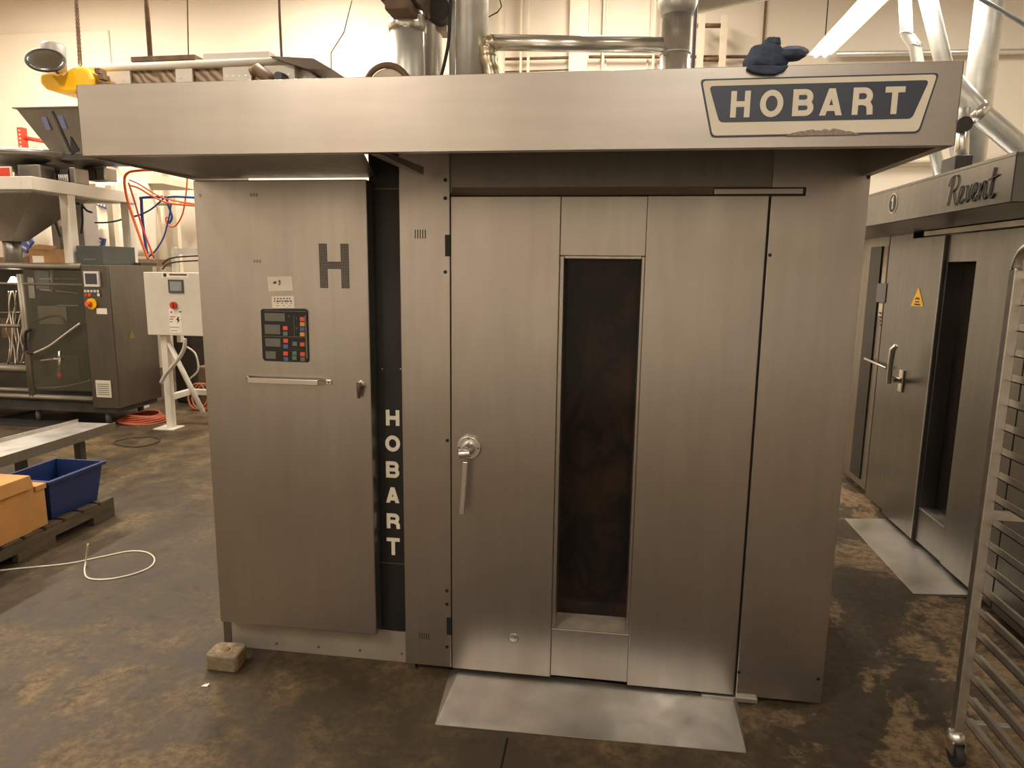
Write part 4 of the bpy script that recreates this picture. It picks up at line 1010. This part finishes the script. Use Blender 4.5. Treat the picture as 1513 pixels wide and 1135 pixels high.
for i, (pix, l) in enumerate((([(371, 107), (380, 103), (398, 116), (405, 128)], 'slanted dark motor barrel in front of the conveyor'),)):
    P = [at(px, py, Y=cvY - .07) for px, py in pix]
    tag(MB().tube(P, [.05, .065, .06, .06], 16).build('gear_motor', BROWN), l, 'motor')
q = at(413, 114, Y=cvY - .1)
tag(MB().tube([(q.x, cvY - .14, q.z), (q.x, cvY - .012, q.z)], [.045, .06], 10).build('roller_bearing', DARK), 'dark round bearing on the right end of the conveyor', 'bearing')
# hangers
def hang(pix, Y, r, mat, label, name='hanger_rod', cat='rod'):
    P = [at(px, py, Y=Y) for px, py in pix]; P = [Vector((P[0].x, P[0].y, ZC))] + P; tag(MB().tube(P, r, 8).build(name, mat), label, cat)
hang(((213, -45), (222.5, 90)), cvY + .1, .026, BROWN, 'thick brown rod from the ceiling to the conveyor')
hang(((276, -40), (278.5, 85)), cvY + .1, .007, BROWN, 'thin wire from the ceiling to the middle of the conveyor', 'hanger_wire', 'wire')
hang(((411, -40), (413, 20), (416, 84)), cvY + .1, .014, BROWN, 'slim dark rod from the ceiling to the conveyor right end')
hang(((530, -30), (520, 0), (508, 48), (489, 78), (489.5, 118)), 5.5, .007, BROWN, 'kinked thin cable on the wall right of the conveyor', 'wall_cable', 'cable')
hang(((735, -15), (741, 10), (735, 18), (720, 26)), 1.5, .004, DARK, 'thin wire loop beside the wide flue pipe', 'wire_loop', 'wire')
# chain
chn = MB(); c0 = at(110, -40, Y=4.6); c1 = at(118.5, 96, Y=4.6); nl = 46
for k in range(nl):
    p = c0.lerp(c1, k / nl); ax = k % 2
    ringp = [(p.x + (.022 * math.cos(t * PI / 4) if ax else 0), p.y + (0 if ax else .022 * math.cos(t * PI / 4)), p.z + .030 * math.sin(t * PI / 4)) for t in range(8)]
    chn.tube(ringp, .006, 5, closed=True)
chn.cyl((c0.x, c0.y, c0.z), (c0.x, c0.y, ZC), .012, 6)
tag(chn.build('hoist_chain', BROWN), 'hanging link chain above the left end of the conveyor', 'chain')

# red pallet-rack upright, far left
rr_ = thing('pallet_rack_upright', 'red perforated pallet rack upright far left at the wall', 'rack', (at(33, 200, Y=7).x, 7, 0))
a_ = at(32, 189, Y=7.6); MB().box(a_.x - .045, a_.x + .045, 7.55, 7.65, 0, a_.z).build('post', REDP, rr_)
mb = MB()
for k in range(9): mb.cyl((a_.x, 7.545, a_.z - .05 - k * .06), (a_.x, 7.552, a_.z - .05 - k * .06), .013, 8)
mb.each('slot', WALLP, rr_)
MB().tube([at(37, 204, Y=7.6), at(72, 210, Y=7.6)], .03, 4).build('brace', REDP, rr_); MB().tube([at(36, 215, Y=7.6), at(50, 234, Y=7.6)], .035, 4).build('brace', REDP, rr_)

# bulk bags
def bulk(px0, py0, px1, py1, Y, seed, label, blue):
    a_ = at(px0, py0, Y=Y); b_ = at(px1, py1, Y=Y); x0, x1 = a_.x, b_.x; z0_, z1_ = max(b_.z, ZD2 if Y > 6.2 else ZD1), a_.z
    import bmesh
    bm = bmesh.new(); bmesh.ops.create_cube(bm, size=2); bmesh.ops.subdivide_edges(bm, edges=bm.edges[:], cuts=9, use_grid_fill=True)
    cx_, cz0, hx, hz_ = (x0 + x1) / 2, (z0_ + z1_) / 2, (x1 - x0) / 2, (z1_ - z0_) / 2
    for v in bm.verts:
        c_ = v.co.copy(); n_ = noise.noise(c_ * 1.3 + Vector((seed, 0, 0))) * .07
        f = 1 - .12 * (abs(c_.z) ** 3)
        v.co = Vector((cx_ + c_.x * hx * f * (1 + n_), Y + .35 + c_.y * .35 * f * (1 + n_), cz0 + c_.z * hz_))
    me = bpy.data.meshes.new('bulk_bag'); bm.to_mesh(me); bm.free()
    for p in me.polygons: p.use_smooth = True
    me.materials.append(BAG); o = bpy.data.objects.new('bulk_bag', me); COL.objects.link(o); tag(o, label, 'bag')
    for pts in blue:
        P = [at(px, py, Y=Y - .03) for px, py in pts]
        b = MB().prism([(p.x, Y - .03, p.z) for p in P], (0, .04, 0)).build('printed_panel', BAGBLUE, o)
        mb = MB(); A0, A1, A2, A3 = [Vector((p.x, 0, p.z)) for p in P]
        for r_ in (.3, .68):
            for k in range(4):
                t0 = .14 + k * .19
                e0 = A0.lerp(A1, t0).lerp(A3.lerp(A2, t0), r_); e1 = A0.lerp(A1, t0 + .12).lerp(A3.lerp(A2, t0 + .12), r_)
                mb.box(e0.x, e1.x, Y - .034, Y - .029, min(e0.z, e1.z) - .012, max(e0.z, e1.z) + .012)
        mb.each('print', BAG, b)
    return o
shelf_y = 5.9
ZD1 = at(160, 380, Y=5.9).z - .02; ZD2 = at(160, 262, Y=6.6).z
bulk(137, 262, 186, 377, shelf_y, 1., 'white bulk bag behind the white frame, beside the orange hoses', [((140, 293), (167, 295), (163, 312), (141, 303))])
bulk(100, 335, 152, 388, 5.4, 2., 'low white bulk bag behind the dark grey box', [((133, 348), (154, 353), (152, 364), (131, 364))])
bulk(18, 295, 76, 392, 5.6, 3., 'white bulk bag behind the funnel hopper', [((40, 344), (48, 357), (38, 374), (22, 370))])
bulk(148, 215, 185, 262, 6.6, 4., 'topmost white bulk bag behind the weigher, under the canopy end', [((152, 234), (169, 236), (171, 248), (157, 244))])
# pallet racking carrying them
sh = thing('storage_rack', 'grey shelf behind the bagging machine carrying the bulk bags', 'shelf', (-6.8, 6.0, 0))
xs = (at(152, 300, Y=5.3).x, -9.3)
zsh = at(160, 380, Y=5.9).z
for x in xs:
    for y in (5.45, 6.75): MB().box(x - .04, x + .04, y - .04, y + .04, 0, 3.4 if x < -9 else 2.7).build('post', WALLP, sh)
MB().box(xs[1], xs[0], 5.4, 6.8, zsh - .12, zsh - .02).build('deck', BROWN, sh)
MB().box(xs[1], xs[0], 6.5, 7.35, at(160, 262, Y=6.6).z - .10, at(160, 262, Y=6.6).z).build('deck', WALLP, sh)
# grey post box behind the frame
crate = [((72, 300, 90, 372), 5.0, STEEL_DK, 'grey_locker', 'tall narrow grey cabinet behind the left frame post'), ((104, 298, 124, 345), 5.0, STEEL_DK, 'grey_locker', 'short grey cabinet just right of the left frame post')]
for (r4, Y, m, nm, l) in crate:
    a_ = at(r4[0], r4[1], Y=Y); b_ = at(r4[2], r4[3], Y=Y); tag(MB().box(a_.x, b_.x, Y, Y + .25, 0, a_.z).build(nm, plain('grey_cabinet', (.30, .27, .24), .5), None, .005), l, 'cabinet')
for pix, l in ((((106, 290), (111, 300), (118, 301)), 'short black cable curling under the white frame'), (((80, 300), (78, 315), (84, 335), (89, 350)), 'black cable beside the left frame post'), (((121, 302), (128, 311), (136, 314)), 'black plug cable right of the frame post'), (((120, 345), (122, 328), (121, 305)), 'thin black cable dropping to the grey box')):
    tag(MB().tube(smoothpath([at(px, py, Y=4.6) for px, py in pix], 4), .012, 6).build('power_cable', RUBBER), l, 'cable')
tag(MB().tube(smoothpath([at(px, py, Y=4.9) for px, py in ((140, 329), (155, 329), (170, 327), (184, 323))], 4), .01, 6).build('power_cable', BLUEH), 'dark blue cable across the printed bulk bag', 'cable')

# hoses
def hose(pix, Y, r, m, l):
    tag(MB().tube(smoothpath([at(px, py, Y=Y) for px, py in pix], 6), r, 8).build('air_hose', m), l, 'hose', 'air hoses between frame and oven')
hose(((228, 251), (205, 252), (190, 255), (184, 265), (187, 290), (196, 320), (210, 360), (219, 383)), 4.6, .014, ORANGE, 'bright orange hose arching over the frame corner')
hose(((192, 274), (205, 278), (225, 290), (245, 299), (262, 302), (290, 304)), 4.7, .01, ORANGE, 'orange hose running right towards the blue hose')
hose(((191, 266), (205, 272), (235, 290), (255, 296), (290, 302)), 4.75, .008, ORANGE, 'thin orange hose just above its twin')
hose(((190, 270), (198, 295), (210, 335), (228, 382)), 4.65, .010, REDP, 'red hose dropping to the cabinet top')
hose(((277, 256), (275, 285), (270, 315), (260, 333), (250, 334), (245, 324), (248, 320)), 4.9, .009, ORANGE, 'orange hose loop nearest the oven')
hose(((288, 292), (250, 291), (248, 300), (254, 320), (250, 330)), 4.8, .013, BLUEH, 'thick blue hose turning down beside the oven')
hose(((240, 291), (210, 292), (209, 298), (211, 330), (217, 375)), 4.85, .017, BLUEH, 'blue pipe bent down to the cabinet')
hose(((245, 290), (225, 308), (208, 317), (197, 320)), 4.8, .010, BLUEH, 'dark blue hose slanting left')
hose(((253, 300), (250, 320), (242, 350), (230, 370), (219, 380)), 4.8, .009, BLUEH, 'dark hose slanting down to the cabinet')
p0 = at(224, 300, Y=7.7); tag(MB().cyl((p0.x, 7.8, 0), (p0.x, 7.8, 4.0), .06, 12).build('wall_pipe', WALLP), 'cream upright wall pipe behind the orange hoses', 'pipe', 'pipes on the back wall')
tag(MB().tube([at(205, 300, Y=7.7), at(300, 300, Y=7.7)], .04, 10).build('wall_conduit', WALLP), 'cream level pipe behind the blue hose', 'pipe', 'level pipes on the back wall')
# steel bracket behind the white box
wb = thing('support_arm', 'grey steel arm bracket above the white control box', 'bracket', tuple(at(257, 400, Y=4.2)))
a_ = at(252, 365, Y=4.2); b_ = at(260, 400, Y=4.2); MB().box(a_.x, b_.x, 4.2, 4.26, 0.9, a_.z).build('upright', GALV, wb)
a_ = at(258, 367, Y=4.2); b_ = at(296, 376, Y=4.2); MB().box(a_.x, b_.x, 4.2, 4.26, b_.z, a_.z).build('arm', GALV, wb)
for d, l in ((0, 'upper'), (7, 'lower')):
    tag(MB().tube(smoothpath([at(px, py + d, Y=4.1) for px, py in ((240, 391), (247, 384), (262, 380), (296, 378))], 4), .009, 6).build('power_cable', RUBBER), '%s of two black cables over the white control box' % l, 'cable')

# white control box on its stand
SY = 3.88
wbx = thing('control_enclosure', 'white control enclosure with touch screen on a white stand', 'control box', (-3.85, SY, 0))
a_ = at(214, 402, Y=SY); b_ = at(300, 497, Y=SY)
enc = MB().box(a_.x - .02, b_.x + .01, SY, SY + .25, b_.z, a_.z).build('enclosure', WHITEP, wbx, .006)
def erect(px0, py0, px1, py1, mat, name, par, y=SY, th=.01, bev=0):
    u = at(px0, py0, Y=y - th); w = at(px1, py1, Y=y - th); return MB().box(u.x, w.x, y - th, y, w.z, u.z).build(name, mat, par, bev)
sc_ = erect(247.5, 413, 271, 433, GREYPL, 'touch_screen', enc, th=.012, bev=.002); erect(250.5, 416, 268.5, 430, SCREEN_L, 'screen', sc_, SY - .012, .002)
lp = erect(239, 402.5, 279, 410.5, PAPER, 'maker_plate', enc, th=.002)
erect(250, 404.5, 276, 407.5, BROWN, 'print', lp, SY - .002, .001); erect(241, 404, 246, 409, INK, 'emblem', lp, SY - .002, .001)
e = at(257.5, 451, Y=SY); es = MB().cyl((e.x, SY, e.z), (e.x, SY - .025, e.z), .036, 20).build('selector_switch', REDP, enc); 
MB().box(e.x - .008, e.x + .008, SY - .045, SY - .02, e.z - .025, e.z + .025).build('knob', REDP, es)
lb = erect(249, 457, 269, 492, PAPER, 'warning_label', enc, th=.002)
for (r4, m) in (((251, 467.5, 259, 469, ), REDP), ((251, 471, 256, 472.2), INK), ((251, 475, 255, 476), INK), ((251, 483, 265, 484.2), LCD), ((252, 460, 254, 462.5), INK), ((264, 460, 268, 461.5), INK), ((252, 488, 262, 489), LCD)):
    erect(*r4, m, 'print', lb, SY - .002, .001)
P = [at(px, py, Y=SY - .003) for px, py in ((263, 468), (260, 473), (262.5, 473), (262, 478), (266, 472), (263.5, 472.2), (264.5, 468))]
MB().prism([(p.x, SY - .0035, p.z) for p in P], (0, .001, 0)).build('bolt_symbol', INK, lb)
# stand
sx = at(241, 560, Y=SY).x
MB().box(sx - .035, sx + .035, SY + .05, SY + .12, .01, b_.z).build('post', WHITEP, wbx, .003)
MB().box(sx - .14, sx + .09, SY - .03, SY + .18, 0, .012).build('foot_plate', WHITEP, wbx, .002)
b1 = at(248, 505, Y=SY + .08); b2 = at(300, 610, Y=SY + .08)
MB().tube([(b1.x, SY + .085, b1.z), (b2.x, SY + .085, b2.z)], .032, 4).build('brace', WHITEP, wbx)
zc_ = at(270, 579, Y=SY + .4).z
mb = MB(); mb.box(sx, sx + .6, SY + .40, SY + .46, zc_ - .03, zc_ + .03); mb.box(sx - .02, sx + .04, SY + .1, SY + .46, zc_ - .03, zc_ + .03)
mb.build('cross_bar', WHITEP, wbx, .003)
MB().box(sx + .55, sx + .62, SY + .38, SY + .46, 0, b_.z).build('post', WHITEP, wbx, .003)
P = [at(px, py, Y=SY - .02) for px, py in ((273, 500), (272, 515), (262, 533), (245, 553), (238, 566))]
tag(MB().tube(smoothpath(P, 6), .02, 10).build('flexible_conduit', GALV), 'grey flexible conduit below the white enclosure', 'conduit')
P = [at(px, py, Y=SY + .2) for px, py in ((275, 512), (288, 522), (293, 540), (291, 550), (280, 560))]
tag(MB().tube(smoothpath(P, 6), .01, 8).build('power_cable', GALV), 'pale cable curling right below the white enclosure', 'cable')

# dark equipment standing behind the stand
tag(MB().box(-4.8, -4.1, 5.25, 5.7, 0, 1.15).build('dark_bin', plain('brown_black_bin', (.05, .038, .026), .6, 0, .4, 5), None, .02), 'dark bin in the shadow behind the white stand', 'bin')
q = at(290, 545, Y=4.8)
tag(MB().box(q.x - .12, q.x + .3, 5.0, 5.2, .0, q.z).build('small_motor', BROWN, None, .02), 'small brown machine behind the white stand brace', 'motor')

# hose coils on the floor
def coil(c0, rx, ry, r, n, m, l, tilt=0):
    mb = MB(); random.seed(n)
    for k in range(n):
        f = 1 - k * .07; P = []
        for t in range(28):
            a1 = t * 2 * PI / 28
            P.append((c0[0] + rx * f * math.cos(a1) * (1 + .04 * math.sin(3 * a1 + k)), c0[1] + ry * f * math.sin(a1), r + k * r * 1.1 + .01 * math.sin(a1 * 2 + k)))
        mb.tube(P, r, 7, closed=True)
    return tag(mb.build('hose_coil', m), l, 'hose')
q = at(212, 622, Z=0); coil(q, .27, .24, .012, 6, plain('dusty_orange_hose', (.32, .065, .02), .6), 'coiled orange hose on the floor left of the white stand')
q = at(290, 606, Z=0); 
P = []
for t in range(40):
    a1 = t * 2 * PI / 13; P.append((q.x + .12 * math.cos(a1) + t * .004, q.y + .05 * math.sin(a1), .17 + .15 * math.sin(a1)))
tag(MB().tube(P, .013, 7).build('hose_coil', plain('faded_orange_hose', (.35, .11, .045), .6)), 'orange hose loops beside the oven at the stand brace', 'hose')
P = [at(px, py, Z=.01) for px, py in ((200, 646), (185, 648), (168, 653), (178, 658), (205, 660), (228, 655), (236, 649), (222, 645), (200, 647))]
tag(MB().tube(smoothpath(P, 4), .006, 6).build('wire_ring', DARK), 'thin dark wire ring lying on the floor before the coil', 'wire')
P = [at(px, py, Z=.02) for px, py in ((-20, 618), (20, 612), (60, 606), (90, 604))]
tag(MB().tube(smoothpath(P, 4), .012, 6).build('air_hose', BROWN), 'reddish hose lying on the floor under the bagging machine', 'hose')

# long metal tray / discharge chute
ZT = .36
c_ = [at(115, 625, Z=ZT), at(170, 627, Z=ZT), at(-60, 698, Z=ZT), at(-60, 670, Z=ZT)]
tr = thing('discharge_tray', 'long pale metal tray propped above the blue tote', 'tray', ((c_[0].x + c_[2].x) / 2, (c_[0].y + c_[2].y) / 2, 0))
MB().prism([tuple(p) for p in c_], (0, 0, .006)).build('tray_bed', STEEL_PL, tr)
def edge(p, q, h=.035, w=.008):
    d = (q - p).normalized(); n_ = Vector((-d.y, d.x, 0)) * w
    return MB().hexa([tuple(p), tuple(q), tuple(q + n_), tuple(p + n_), tuple(p + Vector((0, 0, h))), tuple(q + Vector((0, 0, h))), tuple(q + n_ + Vector((0, 0, h))), tuple(p + n_ + Vector((0, 0, h)))])
edge(c_[0], c_[3]).build('side_lip', STEEL_PL, tr); 
edge(c_[1] - Vector((0, 0, .055)), c_[2] - Vector((0, 0, .055)), .075).build('side_skirt', STEEL_DK, tr)
for t in (.12, .6):
    p = c_[0].lerp(c_[3], t); p2 = c_[1].lerp(c_[2], t)
    pm_ = p.lerp(p2, .35); MB().box(pm_.x - .03, pm_.x + .03, pm_.y - .03, pm_.y + .03, 0, ZT).build('leg', DARK, tr)
q = at(40, 600, Z=.0)

# pallet with cartons and blue tote
A0 = at(168, 735, Z=.13); B0_ = at(0, 812, Z=.13)
dirn = (B0_ - A0); dirn.z = 0; Lp = 1.35; dirn.normalize(); nrm = Vector((-dirn.y, dirn.x, 0)); 
if nrm.x > 0: nrm = -nrm
def Tp(o, z=0): 
    return Matrix(((dirn.x, nrm.x, 0, o.x), (dirn.y, nrm.y, 0, o.y), (0, 0, 1, z), (0, 0, 0, 1)))
TP = Tp(Vector((A0.x, A0.y, 0)))
pal = thing('wooden_pallet', 'weathered wooden pallet under the cartons and blue tote', 'pallet', (A0.x, A0.y, 0))
for k in range(9): MB(TP).box(.0 + k * .152, .125 + k * .152, 0, 1.0, .115, .135).build('deck_board', WOOD, pal, .002)
for y in (0.0, .46, .93):
    mb = MB(TP); mb.box(0, Lp, y, y + .045, .055, .115); mb.box(0, .2, y, y + .045, .0, .056); mb.box(.52, .8, y, y + .045, .0, .056); mb.box(1.12, Lp, y, y + .045, .0, .056)
    mb.build('stringer', WOOD, pal, .003)
for x in (.03, .62, 1.2): MB(TP).box(x, x + .1, .045, .93, .0, .018).build('bottom_board', WOOD, pal, .002)
# tote
tt = thing('plastic_tote', 'empty blue plastic tote at the far end of the pallet', 'tote', (A0.x, A0.y, .135))
mb = MB(TP)
u0, u1, v0, v1, zb_, zt_ = .04, .50, .03, .38, .137, .40
tp = .035
def frus(mb, u0, u1, v0, v1, z0, z1, g):
    mb.hexa([(u0 + g, v0 + g, z0), (u1 - g, v0 + g, z0), (u1 - g, v1 - g, z0), (u0 + g, v1 - g, z0), (u0, v0, z1), (u1, v0, z1), (u1, v1, z1), (u0, v1, z1)])
def slab(mb, P, th):
    a_, b_, c2, d2 = [Vector(p) for p in P]; n_ = (b_ - a_).cross(d2 - a_).normalized() * th
    mb.hexa([a_, b_, c2, d2, a_ + n_, b_ + n_, c2 + n_, d2 + n_])
g = tp
bt = [(u0 + g, v0 + g, zb_), (u1 - g, v0 + g, zb_), (u1 - g, v1 - g, zb_), (u0 + g, v1 - g, zb_)]; tpn = [(u0, v0, zt_), (u1, v0, zt_), (u1, v1, zt_), (u0, v1, zt_)]
slab(mb, bt, .004)
for i in range(4): slab(mb, [bt[i], bt[(i + 1) % 4], tpn[(i + 1) % 4], tpn[i]], -.004)
mb.build('tote_body', BLUEPL, tt)
mb = MB(TP); rim = .018
mb.box(u0 - rim, u1 + rim, v0 - rim, v0 + .002, zt_ - .02, zt_); mb.box(u0 - rim, u1 + rim, v1 - .002, v1 + rim, zt_ - .02, zt_)
mb.box(u0 - rim, u0 + .002, v0, v1, zt_ - .02, zt_); mb.box(u1 - .002, u1 + rim, v0, v1, zt_ - .02, zt_)
mb.build('rim', BLUEPL, tt, .003)
MB(TP).box(u0 - .03, u0 - .004, v0 + .1, v1 - .1, zt_ - .045, zt_ - .01).build('hand_grip', BLUEPL, tt, .004)
# cartons
ca = thing('cardboard_carton', 'orange-brown carton on the pallet, right one beside the blue tote', 'box', (A0.x, A0.y, .135))
MB(TP).box(.535, .66, .03, .50, .136, .40).build('carton_body', CARD, ca, .003)
MB(TP).box(.53, .61, .02, .50, .37, .402).build('flap', CARD, ca, .002)
ca = thing('cardboard_carton', 'larger orange-brown carton at the left edge with an open lid', 'box', (A0.x, A0.y, .135))
MB(TP).box(.665, 1.33, .02, .52, .136, .42).build('carton_body', CARD, ca, .003)
MB(TP).hexa([(.64, .00, .405), (1.36, .00, .405), (1.36, .54, .405), (.64, .54, .405), (.65, .01, .485), (1.36, .01, .485), (1.36, .54, .485), (.65, .54, .485)]).build('lid', CARD, ca, .004)

# ================================================================== LIGHT
# unseen strip lamps over the hall, several added to brighten the steel and floor
def unseen_lamp(x, y, z, p, label, c=(1, .87, .74)):
    o = thing('ceiling_lamp', label, 'lamp', (x, y, z), 'unseen strip lamps over the hall')
    MB().box(x - .12, x + .12, y - 1.2, y + 1.2, z + .02, z + .09).build('housing', WHITEP, o)
    area('strip_light', (x, y, z), .22, 2.4, p, (1, .92, .83) if x > 1 else c)
L = 'unseen hanging strip lamp lighting the hall'
for (x, y, z, p) in ((-7.5, 5.0, 5.9, 400), (-3.5, 5.6, 5.9, 340), (0.6, 5.6, 5.9, 220), (4.8, 5.0, 5.6, 120),
                     (-7.5, 0.5, 5.6, 130), (-4.6, 1.0, 5.6, 170), (-2.4, -5.0, 4.9, 175), (-6.2, -4.6, 4.9, 75), (1.6, -5.2, 4.9, 105), (5.2, -1.0, 5.2, 40)):
    unseen_lamp(x, y, z, p, L)
w = bpy.data.worlds.new('world'); scene.world = w; w.use_nodes = True
w.node_tree.nodes['Background'].inputs['Color'].default_value = (1.0, .86, .70, 1); w.node_tree.nodes['Background'].inputs['Strength'].default_value = 0.15
scene.view_settings.view_transform = 'Standard'; scene.view_settings.look = 'None'; scene.view_settings.gamma = 1.0
scene.view_settings.exposure = 0.0
